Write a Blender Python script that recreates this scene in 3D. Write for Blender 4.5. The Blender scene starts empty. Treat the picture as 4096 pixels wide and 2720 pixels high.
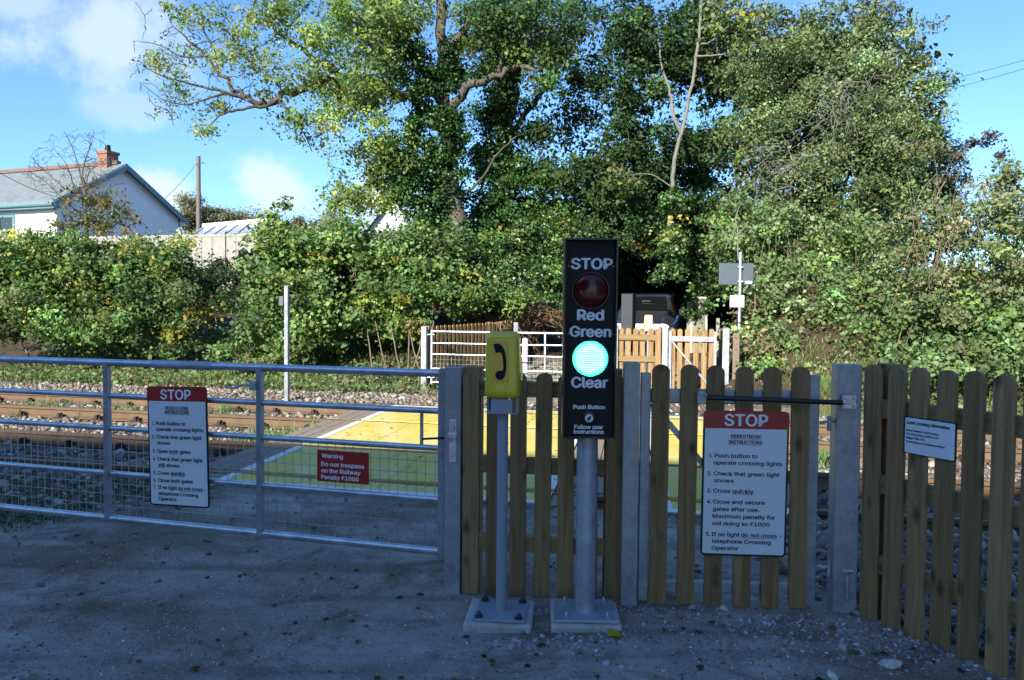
import bpy, math, random
import numpy as np
from mathutils import Vector, Matrix
from math import sin, cos, pi, radians, atan2, sqrt

C = bpy.context.scene.collection
scene = bpy.context.scene
random.seed(7)
RNG = np.random.default_rng(11)

# ------------------------------------------------------------------ camera
CAM_H = 1.5
F_S, CX, CY = 3123.0, 2048.0, 1360.0          # focal length and centre in photograph pixels
PITCH = math.atan(112.0 / F_S)
ROLL = 0.009
fwd = Vector((0, cos(PITCH), -sin(PITCH)))
up0 = Vector((0, sin(PITCH), cos(PITCH)))
r0 = Vector((1, 0, 0))
rgt = r0 * cos(ROLL) + up0 * sin(ROLL)
upv = -r0 * sin(ROLL) + up0 * cos(ROLL)
cam_d = bpy.data.cameras.new('camera')
cam = bpy.data.objects.new('camera', cam_d); C.objects.link(cam)
cam.matrix_world = Matrix(((rgt.x, upv.x, -fwd.x, 0), (rgt.y, upv.y, -fwd.y, 0), (rgt.z, upv.z, -fwd.z, CAM_H), (0, 0, 0, 1)))
cam_d.sensor_width = 36.0
cam_d.lens = 36.0 * F_S / 4096.0
cam_d.clip_start = 0.05
cam_d.clip_end = 2000
scene.camera = cam
scene.render.resolution_x, scene.render.resolution_y = 1024, 680

# ------------------------------------------------------------------ light
SUN_AZ = radians(207)       # compass style angle from +Y towards +X
SUN_EL = radians(27)
SDIR = Vector((sin(SUN_AZ) * cos(SUN_EL), cos(SUN_AZ) * cos(SUN_EL), sin(SUN_EL)))   # towards the sun
sun_d = bpy.data.lights.new('sun', 'SUN')
sun_d.energy = 5.0
sun_d.angle = radians(0.53)
sun_d.color = (1.0, 0.93, 0.80)
sun = bpy.data.objects.new('sun', sun_d); C.objects.link(sun)
sun.location = (0, 0, 30)
sun.rotation_euler = SDIR.to_track_quat('Z', 'Y').to_euler()
scene.view_settings.view_transform = 'Standard'
scene.view_settings.look = 'None'
scene.view_settings.exposure = 1.06
scene.view_settings.gamma = 1.0
scene.cycles.use_denoising = True
scene.cycles.max_bounces = 7
scene.cycles.transparent_max_bounces = 4
scene.cycles.caustics_reflective = False
scene.cycles.caustics_refractive = False


def raydir(sx, sy):
    return rgt * ((sx - CX) / F_S) + upv * ((CY - sy) / F_S) + fwd


def P(sx, sy, Y):
    d = raydir(sx, sy)
    k = Y / d.y
    return Vector((d.x * k, Y, CAM_H + d.z * k))


def G(sx, sy, z=0.0):
    d = raydir(sx, sy)
    k = (z - CAM_H) / d.z
    return Vector((d.x * k, d.y * k, z))


# world: Nishita sky with a few cumulus clouds at fixed directions of the sky
world = bpy.data.worlds.new('World')
scene.world = world
world.use_nodes = True
nt = world.node_tree
nt.nodes.clear()


def N(tree, typ, **kw):
    n = tree.nodes.new(typ)
    for k, v in kw.items():
        if k.startswith('i_'):
            key = k[2:]
            key = int(key) if key.isdigit() else key.replace('_', ' ')
            n.inputs[key].default_value = v
        else:
            setattr(n, k, v)
    return n


def build_world():
    L = nt.links.new
    out = N(nt, 'ShaderNodeOutputWorld')
    bg = N(nt, 'ShaderNodeBackground')
    bg.inputs['Strength'].default_value = 0.126
    sky = N(nt, 'ShaderNodeTexSky', sky_type='NISHITA', sun_disc=False)
    sky.sun_elevation = SUN_EL
    sky.sun_rotation = SUN_AZ
    sky.air_density = 1.0
    sky.dust_density = 0.3
    sky.ozone_density = 2.2
    tc = N(nt, 'ShaderNodeTexCoord')
    noi = N(nt, 'ShaderNodeTexNoise', noise_dimensions='3D')
    noi.inputs['Scale'].default_value = 9.0
    noi.inputs['Detail'].default_value = 7.0
    noi.inputs['Roughness'].default_value = 0.62
    L(tc.outputs['Generated'], noi.inputs['Vector'])
    big = N(nt, 'ShaderNodeTexNoise')
    big.inputs['Scale'].default_value = 4.0
    big.inputs['Detail'].default_value = 3.0
    L(tc.outputs['Generated'], big.inputs['Vector'])
    # clouds: centre pixel in the photograph (only to read the direction), size in radians (horizontal, vertical), density
    clouds = [((430, 120), (0.088, 0.068), 0.75), ((60, -20), (0.10, 0.030), 0.6), ((500, 430), (0.050, 0.024), 0.40), ((650, 790), (0.036, 0.032), 1.0),
              ((1130, 760), (0.055, 0.045), 0.9), ((1250, 830), (0.08, 0.018), 0.4), ((1560, 830), (0.05, 0.04), 0.8), ((3290, 30), (0.03, 0.02), 0.15)]
    total = None
    for (px, py), (rx, ry), dens in clouds:
        d = raydir(px, py).normalized()
        side = Vector((d.y, -d.x, 0)).normalized()
        upp = side.cross(d)
        a = N(nt, 'ShaderNodeVectorMath', operation='DOT_PRODUCT'); a.inputs[1].default_value = side / rx
        b = N(nt, 'ShaderNodeVectorMath', operation='DOT_PRODUCT'); b.inputs[1].default_value = upp / ry
        c = N(nt, 'ShaderNodeVectorMath', operation='DOT_PRODUCT'); c.inputs[1].default_value = d
        for q in (a, b, c):
            L(tc.outputs['Generated'], q.inputs[0])
        aa = N(nt, 'ShaderNodeMath', operation='MULTIPLY'); L(a.outputs['Value'], aa.inputs[0]); L(a.outputs['Value'], aa.inputs[1])
        bb = N(nt, 'ShaderNodeMath', operation='MULTIPLY_ADD'); L(b.outputs['Value'], bb.inputs[0]); L(b.outputs['Value'], bb.inputs[1]); L(aa.outputs[0], bb.inputs[2])
        r = N(nt, 'ShaderNodeMath', operation='SQRT'); L(bb.outputs[0], r.inputs[0])
        # r + noise
        n1 = N(nt, 'ShaderNodeMath', operation='MULTIPLY_ADD'); L(noi.outputs['Fac'], n1.inputs[0]); n1.inputs[1].default_value = -2.6; n1.inputs[2].default_value = 1.3
        s = N(nt, 'ShaderNodeMath', operation='ADD'); L(r.outputs[0], s.inputs[0]); L(n1.outputs[0], s.inputs[1])
        n2 = N(nt, 'ShaderNodeMath', operation='MULTIPLY_ADD'); L(big.outputs['Fac'], n2.inputs[0]); n2.inputs[1].default_value = -1.0; L(s.outputs[0], n2.inputs[2])
        mr = N(nt, 'ShaderNodeMapRange', interpolation_type='SMOOTHSTEP')
        L(n2.outputs[0], mr.inputs['Value'])
        mr.inputs['From Min'].default_value = 0.72
        mr.inputs['From Max'].default_value = 0.0
        mr.inputs['To Min'].default_value = 0.0
        mr.inputs['To Max'].default_value = dens
        g = N(nt, 'ShaderNodeMath', operation='GREATER_THAN'); L(c.outputs['Value'], g.inputs[0]); g.inputs[1].default_value = 0.3
        m = N(nt, 'ShaderNodeMath', operation='MULTIPLY'); L(mr.outputs[0], m.inputs[0]); L(g.outputs[0], m.inputs[1])
        if total is None:
            total = m
        else:
            mx = N(nt, 'ShaderNodeMath', operation='MAXIMUM'); L(total.outputs[0], mx.inputs[0]); L(m.outputs[0], mx.inputs[1])
            total = mx
    mix = N(nt, 'ShaderNodeMix', data_type='RGBA')
    L(total.outputs[0], mix.inputs[0])
    tint = N(nt, 'ShaderNodeMix', data_type='RGBA', blend_type='MULTIPLY')
    tint.inputs[0].default_value = 1.0
    L(sky.outputs[0], tint.inputs[6])
    tint.inputs[7].default_value = (0.53, 0.745, 1.03, 1)
    L(tint.outputs[2], mix.inputs[6])
    mix.inputs[7].default_value = (3.3, 3.85, 4.1, 1)
    L(mix.outputs[2], bg.inputs['Color'])
    L(bg.outputs[0], out.inputs['Surface'])


build_world()

# ------------------------------------------------------------------ helpers


def tag(o, label=None, cat=None, group=None, kind=None):
    if label: o['label'] = label
    if cat: o['category'] = cat
    if group: o['group'] = group
    if kind: o['kind'] = kind
    return o


def empty(name, loc, rz=0.0, label=None, cat=None, group=None):
    o = bpy.data.objects.new(name, None)
    C.objects.link(o)
    o.location = loc
    o.rotation_euler = (0, 0, rz)
    o.empty_display_size = 0.1
    return tag(o, label, cat, group)


def copy_tree(o, parent=None):
    c = o.copy()
    C.objects.link(c)
    c.parent = parent
    for ch in list(o.children):
        copy_tree(ch, c)
    return c


class MB:
    """collects shapes into one mesh"""

    def __init__(self):
        self.v = []; self.f = []; self.m = []

    def add(self, verts, faces, M=None, mi=0):
        b = len(self.v)
        for p in verts:
            p = Vector(p)
            if M is not None: p = M @ p
            self.v.append(tuple(p))
        for f in faces:
            self.f.append(tuple(i + b for i in f)); self.m.append(mi)
        return self

    def box(self, x0, x1, y0, y1, z0, z1, M=None, mi=0):
        v = [(x0, y0, z0), (x1, y0, z0), (x1, y1, z0), (x0, y1, z0), (x0, y0, z1), (x1, y0, z1), (x1, y1, z1), (x0, y1, z1)]
        f = [(0, 3, 2, 1), (4, 5, 6, 7), (0, 1, 5, 4), (1, 2, 6, 5), (2, 3, 7, 6), (3, 0, 4, 7)]
        return self.add(v, f, M, mi)

    def beam(self, a, b, w, h, upd=Vector((0, 0, 1)), mi=0):
        a = Vector(a); b = Vector(b)
        d = (b - a); L = d.length; d.normalize()
        s = d.cross(upd)
        if s.length < 1e-4: s = d.cross(Vector((1, 0, 0)))
        s.normalize(); u = s.cross(d)
        M = Matrix(((d.x, s.x, u.x, a.x), (d.y, s.y, u.y, a.y), (d.z, s.z, u.z, a.z), (0, 0, 0, 1)))
        return self.box(0, L, -w / 2, w / 2, -h / 2, h / 2, M, mi)

    def tube(self, pts, rad, n=10, caps=True, mi=0):
        pts = [Vector(p) for p in pts]
        if not hasattr(rad, '__len__'): rad = [rad] * len(pts)
        b = len(self.v)
        prev = None
        for i, p in enumerate(pts):
            if i == 0: d = pts[1] - p
            elif i == len(pts) - 1: d = p - pts[i - 1]
            else: d = pts[i + 1] - pts[i - 1]
            d.normalize()
            if prev is None:
                ref = Vector((0, 0, 1)) if abs(d.z) < 0.9 else Vector((1, 0, 0))
                s = d.cross(ref).normalized()
            else:
                s = prev - d * prev.dot(d)
                if s.length < 1e-5: s = d.orthogonal()
                s.normalize()
            prev = s
            t = d.cross(s)
            for k in range(n):
                a = 2 * pi * k / n
                self.v.append(tuple(p + (s * cos(a) + t * sin(a)) * rad[i]))
        for i in range(len(pts) - 1):
            for k in range(n):
                a0 = b + i * n + k; a1 = b + i * n + (k + 1) % n
                self.f.append((a0, a1, a1 + n, a0 + n)); self.m.append(mi)
        if caps:
            self.f.append(tuple(b + k for k in range(n))[::-1]); self.m.append(mi)
            e = b + (len(pts) - 1) * n
            self.f.append(tuple(e + k for k in range(n))); self.m.append(mi)
        return self

    def prism(self, outline, y0, y1, M=None, mi=0):
        """outline in (x, z), extruded along y; counter-clockwise seen from -y"""
        n = len(outline)
        v = [(x, y0, z) for x, z in outline] + [(x, y1, z) for x, z in outline]
        f = [tuple(range(n)), tuple(range(2 * n - 1, n - 1, -1))]
        for i in range(n):
            j = (i + 1) % n
            f.append((i, i + n, j + n, j))
        return self.add(v, f, M, mi)

    def lathe(self, prof, n=24, M=None, mi=0):
        v = []; f = []
        for r, z in prof:
            for k in range(n):
                a = 2 * pi * k / n
                v.append((r * cos(a), r * sin(a), z))
        for i in range(len(prof) - 1):
            for k in range(n):
                f.append((i * n + k, i * n + (k + 1) % n, (i + 1) * n + (k + 1) % n, (i + 1) * n + k))
        if prof[0][0] > 1e-5: f.append(tuple(range(n))[::-1])
        if prof[-1][0] > 1e-5: f.append(tuple((len(prof) - 1) * n + k for k in range(n)))
        return self.add(v, f, M, mi)

    def build(self, name, mat, parent=None, smooth=None, bevel=0.0, seg=2):
        me = bpy.data.meshes.new(name)
        me.from_pydata(self.v, [], self.f)
        mats = mat if isinstance(mat, (list, tuple)) else [mat]
        for m in mats: me.materials.append(m)
        if len(mats) > 1: me.polygons.foreach_set('material_index', self.m)
        me.update()
        o = bpy.data.objects.new(name, me)
        C.objects.link(o)
        if parent is not None: o.parent = parent
        if bevel:
            md = o.modifiers.new('bevel', 'BEVEL'); md.width = bevel; md.segments = seg; md.limit_method = 'ANGLE'; md.angle_limit = radians(40)
        if smooth is not None:
            me.shade_smooth()
            md = None
            try:
                me.set_sharp_from_angle(angle=radians(smooth))
            except Exception:
                pass
        return o


def roundrect(w, h, r, n=6, x0=0.0, z0=0.0):
    """outline with (x0,z0) at lower left, counter-clockwise"""
    o = []
    for cx, cz, a0 in ((w - r, r, -pi / 2), (w - r, h - r, 0), (r, h - r, pi / 2), (r, r, pi)):
        for k in range(n + 1):
            a = a0 + (pi / 2) * k / n
            o.append((x0 + cx + r * cos(a), z0 + cz + r * sin(a)))
    return o


# ------------------------------------------------------------------ materials
MATS = {}


def new_mat(name):
    m = bpy.data.materials.new(name); m.use_nodes = True
    t = m.node_tree
    b = t.nodes['Principled BSDF']
    return m, t, b


def mat_plain(name, col, rough=0.5, metal=0.0, spec=0.5, var=0.12, vscale=8.0, bump=0.0, bscale=60.0, coat=0.0, stain=None, stretch=None, dirt=None):
    if name in MATS: return MATS[name]
    m, t, b = new_mat(name)
    L = t.links.new
    tc = N(t, 'ShaderNodeTexCoord')
    no = N(t, 'ShaderNodeTexNoise'); no.inputs['Scale'].default_value = vscale; no.inputs['Detail'].default_value = 6; no.inputs['Roughness'].default_value = 0.6
    L(tc.outputs['Object'], no.inputs['Vector'])
    rmp = N(t, 'ShaderNodeMapRange'); L(no.outputs['Fac'], rmp.inputs['Value'])
    rmp.inputs['From Min'].default_value = 0.3; rmp.inputs['From Max'].default_value = 0.7
    mix = N(t, 'ShaderNodeMix', data_type='RGBA')
    L(rmp.outputs[0], mix.inputs[0])
    c = Vector(col)
    mix.inputs[6].default_value = (*(c * (1 - var)), 1)
    mix.inputs[7].default_value = (*[min(1, q * (1 + var)) for q in c], 1)
    src = mix.outputs[2]
    if stain:
        n2 = N(t, 'ShaderNodeTexNoise'); n2.inputs['Scale'].default_value = stain[1]; n2.inputs['Detail'].default_value = 8; n2.inputs['Roughness'].default_value = 0.7
        if stretch:
            mp = N(t, 'ShaderNodeMapping'); L(tc.outputs['Object'], mp.inputs['Vector']); mp.inputs['Rotation'].default_value = (0, 0, 0.15); mp.inputs['Scale'].default_value = stretch; L(mp.outputs[0], n2.inputs['Vector'])
        else:
            L(tc.outputs['Object'], n2.inputs['Vector'])
        r2 = N(t, 'ShaderNodeMapRange'); L(n2.outputs['Fac'], r2.inputs['Value'])
        r2.inputs['From Min'].default_value = stain[2]; r2.inputs['From Max'].default_value = stain[3]
        r2.inputs['To Max'].default_value = stain[4]
        mx = N(t, 'ShaderNodeMix', data_type='RGBA'); L(r2.outputs[0], mx.inputs[0]); L(src, mx.inputs[6]); mx.inputs[7].default_value = (*stain[0], 1)
        src = mx.outputs[2]
    if dirt:
        n3 = N(t, 'ShaderNodeTexNoise'); n3.inputs['Scale'].default_value = dirt[1]; n3.inputs['Detail'].default_value = 9; n3.inputs['Roughness'].default_value = 0.75
        L(tc.outputs['Object'], n3.inputs['Vector'])
        r3 = N(t, 'ShaderNodeMapRange'); L(n3.outputs['Fac'], r3.inputs['Value']); r3.inputs['From Min'].default_value = dirt[2]; r3.inputs['From Max'].default_value = dirt[3]; r3.inputs['To Max'].default_value = dirt[4]
        mx = N(t, 'ShaderNodeMix', data_type='RGBA'); L(r3.outputs[0], mx.inputs[0]); L(src, mx.inputs[6]); mx.inputs[7].default_value = (*dirt[0], 1)
        src = mx.outputs[2]
    L(src, b.inputs['Base Color'])
    b.inputs['Roughness'].default_value = rough
    b.inputs['Metallic'].default_value = metal
    b.inputs['Specular IOR Level'].default_value = spec
    b.inputs['Coat Weight'].default_value = coat
    if bump:
        nb = N(t, 'ShaderNodeTexNoise'); nb.inputs['Scale'].default_value = bscale; nb.inputs['Detail'].default_value = 5
        L(tc.outputs['Object'], nb.inputs['Vector'])
        bp = N(t, 'ShaderNodeBump'); bp.inputs['Strength'].default_value = bump; bp.inputs['Distance'].default_value = 0.004
        L(nb.outputs['Fac'], bp.inputs['Height']); L(bp.outputs[0], b.inputs['Normal'])
    MATS[name] = m
    return m


def mat_galv(name, base=(0.33, 0.365, 0.405), rough=0.45, metal=0.55):
    m, t, b = new_mat(name)
    L = t.links.new
    tc = N(t, 'ShaderNodeTexCoord')
    vo = N(t, 'ShaderNodeTexVoronoi'); vo.inputs['Scale'].default_value = 38
    L(tc.outputs['Object'], vo.inputs['Vector'])
    no = N(t, 'ShaderNodeTexNoise'); no.inputs['Scale'].default_value = 9; no.inputs['Detail'].default_value = 6
    L(tc.outputs['Object'], no.inputs['Vector'])
    ad = N(t, 'ShaderNodeMath', operation='MULTIPLY_ADD'); L(vo.outputs['Color'], ad.inputs[0]); ad.inputs[1].default_value = 0.25; L(no.outputs['Fac'], ad.inputs[2])
    cr = N(t, 'ShaderNodeMapRange'); L(ad.outputs[0], cr.inputs['Value']); cr.inputs['From Min'].default_value = 0.35; cr.inputs['From Max'].default_value = 0.9
    mix = N(t, 'ShaderNodeMix', data_type='RGBA'); L(cr.outputs[0], mix.inputs[0])
    c = Vector(base)
    mix.inputs[6].default_value = (*(c * 0.72), 1); mix.inputs[7].default_value = (*(c * 1.2), 1)
    L(mix.outputs[2], b.inputs['Base Color'])
    rr = N(t, 'ShaderNodeMapRange'); L(no.outputs['Fac'], rr.inputs['Value']); rr.inputs['To Min'].default_value = rough - 0.12; rr.inputs['To Max'].default_value = rough + 0.15
    L(rr.outputs[0], b.inputs['Roughness'])
    b.inputs['Metallic'].default_value = metal
    bp = N(t, 'ShaderNodeBump'); bp.inputs['Strength'].default_value = 0.15; bp.inputs['Distance'].default_value = 0.004
    L(no.outputs['Fac'], bp.inputs['Height']); L(bp.outputs[0], b.inputs['Normal'])
    MATS[name] = m
    return m


def mat_wood(name, c0, c1, knot, axis='Z', rough=0.75):
    m, t, b = new_mat(name)
    L = t.links.new
    tc = N(t, 'ShaderNodeTexCoord')
    oi = N(t, 'ShaderNodeObjectInfo')
    off = N(t, 'ShaderNodeVectorMath', operation='SCALE'); off.inputs[0].default_value = (7.3, 3.1, 5.7); L(oi.outputs['Random'], off.inputs['Scale'])
    ad = N(t, 'ShaderNodeVectorMath', operation='ADD'); L(tc.outputs['Object'], ad.inputs[0]); L(off.outputs[0], ad.inputs[1])
    mp = N(t, 'ShaderNodeMapping'); L(ad.outputs[0], mp.inputs['Vector'])
    mp.inputs['Scale'].default_value = (34, 34, 1.6) if axis == 'Z' else (1.6, 34, 34)
    gr = N(t, 'ShaderNodeTexNoise'); gr.inputs['Scale'].default_value = 1.0; gr.inputs['Detail'].default_value = 6; gr.inputs['Roughness'].default_value = 0.65; gr.inputs['Distortion'].default_value = 0.8
    L(mp.outputs[0], gr.inputs['Vector'])
    mp2 = N(t, 'ShaderNodeMapping'); L(ad.outputs[0], mp2.inputs['Vector'])
    mp2.inputs['Scale'].default_value = (9, 9, 4.5) if axis == 'Z' else (4.5, 9, 9)
    vo = N(t, 'ShaderNodeTexVoronoi'); vo.inputs['Scale'].default_value = 1.0; L(mp2.outputs[0], vo.inputs['Vector'])
    kr = N(t, 'ShaderNodeMapRange'); L(vo.outputs['Distance'], kr.inputs['Value']); kr.inputs['From Min'].default_value = 0.05; kr.inputs['From Max'].default_value = 0.25; kr.inputs['To Min'].default_value = 0.9; kr.inputs['To Max'].default_value = 0.0
    r1 = N(t, 'ShaderNodeMapRange'); L(gr.outputs['Fac'], r1.inputs['Value']); r1.inputs['From Min'].default_value = 0.32; r1.inputs['From Max'].default_value = 0.68
    mix = N(t, 'ShaderNodeMix', data_type='RGBA'); L(r1.outputs[0], mix.inputs[0]); mix.inputs[6].default_value = (*c0, 1); mix.inputs[7].default_value = (*c1, 1)
    mk = N(t, 'ShaderNodeMix', data_type='RGBA'); L(kr.outputs[0], mk.inputs[0]); L(mix.outputs[2], mk.inputs[6]); mk.inputs[7].default_value = (*knot, 1)
    hs = N(t, 'ShaderNodeHueSaturation'); L(mk.outputs[2], hs.inputs['Color'])
    vr = N(t, 'ShaderNodeMapRange'); L(oi.outputs['Random'], vr.inputs['Value']); vr.inputs['To Min'].default_value = 0.82; vr.inputs['To Max'].default_value = 1.18
    L(vr.outputs[0], hs.inputs['Value'])
    L(hs.outputs[0], b.inputs['Base Color'])
    b.inputs['Roughness'].default_value = rough
    b.inputs['Specular IOR Level'].default_value = 0.25
    bp = N(t, 'ShaderNodeBump'); bp.inputs['Strength'].default_value = 0.35; bp.inputs['Distance'].default_value = 0.004
    L(gr.outputs['Fac'], bp.inputs['Height']); L(bp.outputs[0], b.inputs['Normal'])
    MATS[name] = m
    return m


def mat_leaf(name, rough=0.6, trans=0.35, spec=0.2):
    m, t, b = new_mat(name)
    L = t.links.new
    at = N(t, 'ShaderNodeAttribute', attribute_name='Col')
    L(at.outputs['Color'], b.inputs['Base Color'])
    b.inputs['Roughness'].default_value = rough
    b.inputs['Specular IOR Level'].default_value = spec
    tr = N(t, 'ShaderNodeBsdfTranslucent')
    hs = N(t, 'ShaderNodeHueSaturation'); hs.inputs['Saturation'].default_value = 1.1; hs.inputs['Value'].default_value = 1.5
    L(at.outputs['Color'], hs.inputs['Color']); L(hs.outputs[0], tr.inputs['Color'])
    mx = N(t, 'ShaderNodeMixShader'); mx.inputs[0].default_value = trans
    L(b.outputs[0], mx.inputs[1]); L(tr.outputs[0], mx.inputs[2])
    L(mx.outputs[0], t.nodes['Material Output'].inputs['Surface'])
    MATS[name] = m
    return m


GALV = mat_galv('galvanised_steel')
GALV_D = mat_galv('galvanised_pole', (0.42, 0.46, 0.52), 0.5)
GALV_T = mat_galv('galvanised_tube', (0.58, 0.62, 0.66), 0.32, 0.85)
GALV_B = mat_galv('bright_zinc', (0.7, 0.72, 0.74), 0.28)
WOOD = mat_wood('treated_softwood', (0.180, 0.111, 0.050), (0.34, 0.220, 0.100), (0.055, 0.033, 0.017))
WOOD_H = mat_wood('treated_softwood_rail', (0.21, 0.14, 0.065), (0.34, 0.235, 0.11), (0.08, 0.048, 0.02), axis='X')
TIMBER = mat_wood('weathered_sleeper_and_shaded_post', (0.13, 0.10, 0.075), (0.25, 0.20, 0.15), (0.06, 0.045, 0.03), axis='X')
BOARD = mat_wood('weathered_margin_board', (0.20, 0.165, 0.125), (0.36, 0.30, 0.23), (0.09, 0.07, 0.05))
BLACK = mat_plain('black_powder_coat', (0.010, 0.011, 0.012), rough=0.5, spec=0.22, var=0.2)
BLACK_RIM = mat_plain('black_plastic', (0.008, 0.008, 0.009), rough=0.3)
LETTER_W = mat_plain('white_letter', (0.82, 0.86, 0.90), rough=0.5, var=0.03)
LETTER_B = mat_plain('black_letter', (0.010, 0.011, 0.018), rough=0.5, var=0.03)
SIGN_W = mat_plain('sign_white', (0.72, 0.76, 0.80), rough=0.35, var=0.04, vscale=3)
SIGN_RED = mat_plain('sign_red', (0.36, 0.022, 0.020), rough=0.35, var=0.06, vscale=4)
SIGN_EDGE = mat_plain('sign_black_edge', (0.01, 0.01, 0.014), rough=0.4)
PHONE_Y = mat_plain('phone_yellow', (0.66, 0.56, 0.03), rough=0.28, var=0.04, coat=0.4)
PHONE_A = mat_plain('phone_amber_panel', (0.55, 0.34, 0.004), rough=0.22, var=0.02, coat=0.6)
PHONE_SYM = mat_plain('phone_symbol_black', (0.008, 0.008, 0.012), rough=0.6, spec=0.2)
GREY_PAINT = mat_plain('grey_paint', (0.27, 0.31, 0.37), rough=0.4, var=0.05)
CONC = mat_plain('concrete', (0.48, 0.46, 0.42), rough=0.9, var=0.18, vscale=14, bump=0.5, bscale=50, stain=((0.16, 0.15, 0.13), 3.0, 0.5, 0.72, 0.7))
CONC_L = mat_plain('pale_concrete', (0.31, 0.30, 0.27), rough=0.9, var=0.15, vscale=6, bump=0.3, bscale=30, stain=((0.18, 0.17, 0.13), 1.2, 0.48, 0.7, 0.6))
RUSTNUT = mat_plain('dark_nut', (0.05, 0.05, 0.055), rough=0.55, metal=0.4)
RAIL_M = mat_plain('rusty_rail', (0.125, 0.078, 0.043), rough=0.7, var=0.25, vscale=5, bump=0.2)
RAIL_TOP = mat_plain('worn_rail_head', (0.22, 0.145, 0.09), rough=0.45, metal=0.5, var=0.15)
CHAIR_M = mat_plain('rail_chair_iron', (0.032, 0.022, 0.016), rough=0.8, var=0.3)
YELLOW = mat_plain('deck_yellow', (0.66, 0.54, 0.10), rough=0.6, var=0.07, vscale=1.3, bump=0.12, bscale=120, stain=((0.74, 0.70, 0.46), 0.9, 0.45, 0.68, 0.6), stretch=(1.6, 0.5, 1), dirt=((0.16, 0.14, 0.08), 5.0, 0.57, 0.72, 0.75))
WHITE_P = mat_plain('deck_white_paint', (0.72, 0.72, 0.70), rough=0.6, var=0.10, vscale=7, stain=((0.35, 0.33, 0.30), 10.0, 0.58, 0.75, 0.6))
DECK_SIDE = mat_plain('deck_rubber', (0.05, 0.045, 0.04), rough=0.9)
BRICK_M = mat_plain('chimney_brick', (0.25, 0.125, 0.08), rough=0.9, var=0.3, vscale=9)
RENDER_W = mat_plain('white_render', (0.84, 0.84, 0.82), rough=0.9, var=0.05, vscale=2)
SLATE = mat_plain('slate_roof', (0.17, 0.20, 0.20), rough=0.6, var=0.2, vscale=3)
RIDGE = mat_plain('red_ridge_tile', (0.17, 0.105, 0.085), rough=0.8, var=0.2)
TURQ = mat_plain('turquoise_paint', (0.12, 0.23, 0.26), rough=0.5, var=0.06)
GLASS_D = mat_plain('window_dark', (0.03, 0.035, 0.04), rough=0.08, spec=0.7)
WHITE_PVC = mat_plain('white_pvc', (0.75, 0.76, 0.76), rough=0.45, var=0.04)
POLYC = mat_plain('roof_glazing', (0.30, 0.36, 0.42), rough=0.18, spec=0.7, var=0.1)
POLEWOOD = mat_plain('telegraph_pole_wood', (0.16, 0.135, 0.115), rough=0.85, var=0.2)
CABLE = mat_plain('cable_black', (0.03, 0.03, 0.035), rough=0.6)
CAR_M = mat_plain('car_paint_dark', (0.035, 0.038, 0.04), rough=0.3, metal=0.3, coat=0.8, var=0.03)
CAR_GLASS = mat_plain('car_glass', (0.006, 0.008, 0.009), rough=0.05, spec=0.5)
TYRE = mat_plain('tyre_rubber', (0.02, 0.02, 0.02), rough=0.8)
CHROME = mat_plain('mirror_silver', (0.75, 0.77, 0.8), rough=0.12, metal=1.0, var=0.02)
LAMP = mat_plain('headlamp_glass', (0.6, 0.62, 0.65), rough=0.1, var=0.05)
BARK = mat_plain('bark', (0.085, 0.072, 0.055), rough=0.9, var=0.35, vscale=7, bump=0.6, bscale=22)
BARK_PALE = mat_plain('pale_bark', (0.165, 0.16, 0.135), rough=0.85, var=0.25, vscale=6, bump=0.4, bscale=25)
BARK_DARK = mat_plain('dark_bark', (0.075, 0.06, 0.045), rough=0.9, var=0.3, vscale=8, bump=0.5, bscale=22)
TWIG = mat_plain('twig_bark', (0.17, 0.135, 0.095), rough=0.9, var=0.3, vscale=10)
STONE_M = mat_plain('loose_stone', (0.34, 0.33, 0.32), rough=0.85, var=0.3, vscale=12, bump=0.3, bscale=40)
LEAF = mat_leaf('broad_leaf')
IVY = mat_leaf('ivy_leaf', rough=0.42, trans=0.15, spec=0.4)
BLADE = mat_leaf('grass_blade', rough=0.6, trans=0.3)


def mat_green_lens():
    m, t, b = new_mat('green_lamp')
    L = t.links.new
    tc = N(t, 'ShaderNodeTexCoord')
    sp = N(t, 'ShaderNodeSeparateXYZ'); L(tc.outputs['Object'], sp.inputs[0])
    mu = N(t, 'ShaderNodeMath', operation='MULTIPLY'); L(sp.outputs['Z'], mu.inputs[0]); mu.inputs[1].default_value = 2 * pi / 0.0106
    si = N(t, 'ShaderNodeMath', operation='SINE'); L(mu.outputs[0], si.inputs[0])
    mr = N(t, 'ShaderNodeMapRange'); L(si.outputs[0], mr.inputs['Value']); mr.inputs['From Min'].default_value = -1.0; mr.inputs['From Max'].default_value = 0.3
    mr.inputs['To Min'].default_value = 0.26; mr.inputs['To Max'].default_value = 1.85
    b.inputs['Base Color'].default_value = (0.02, 0.25, 0.15, 1)
    b.inputs['Roughness'].default_value = 0.3
    ln = N(t, 'ShaderNodeVectorMath', operation='LENGTH'); L(tc.outputs['Object'], ln.inputs[0])
    rr = N(t, 'ShaderNodeMapRange', interpolation_type='SMOOTHSTEP'); L(ln.outputs['Value'], rr.inputs['Value']); rr.inputs['From Min'].default_value = 0.062; rr.inputs['From Max'].default_value = 0.085
    ec = N(t, 'ShaderNodeMix', data_type='RGBA'); L(rr.outputs[0], ec.inputs[0]); ec.inputs[6].default_value = (0.24, 1.0, 0.70, 1); ec.inputs[7].default_value = (0.02, 1.0, 0.58, 1)
    L(ec.outputs[2], b.inputs['Emission Color'])
    L(mr.outputs[0], b.inputs['Emission Strength'])
    return m


def mat_red_lens():
    m, t, b = new_mat('red_lamp_unlit')
    b.inputs['Base Color'].default_value = (0.07, 0.006, 0.006, 1)
    b.inputs['Roughness'].default_value = 0.16
    b.inputs['Specular IOR Level'].default_value = 0.35
    return m


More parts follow.
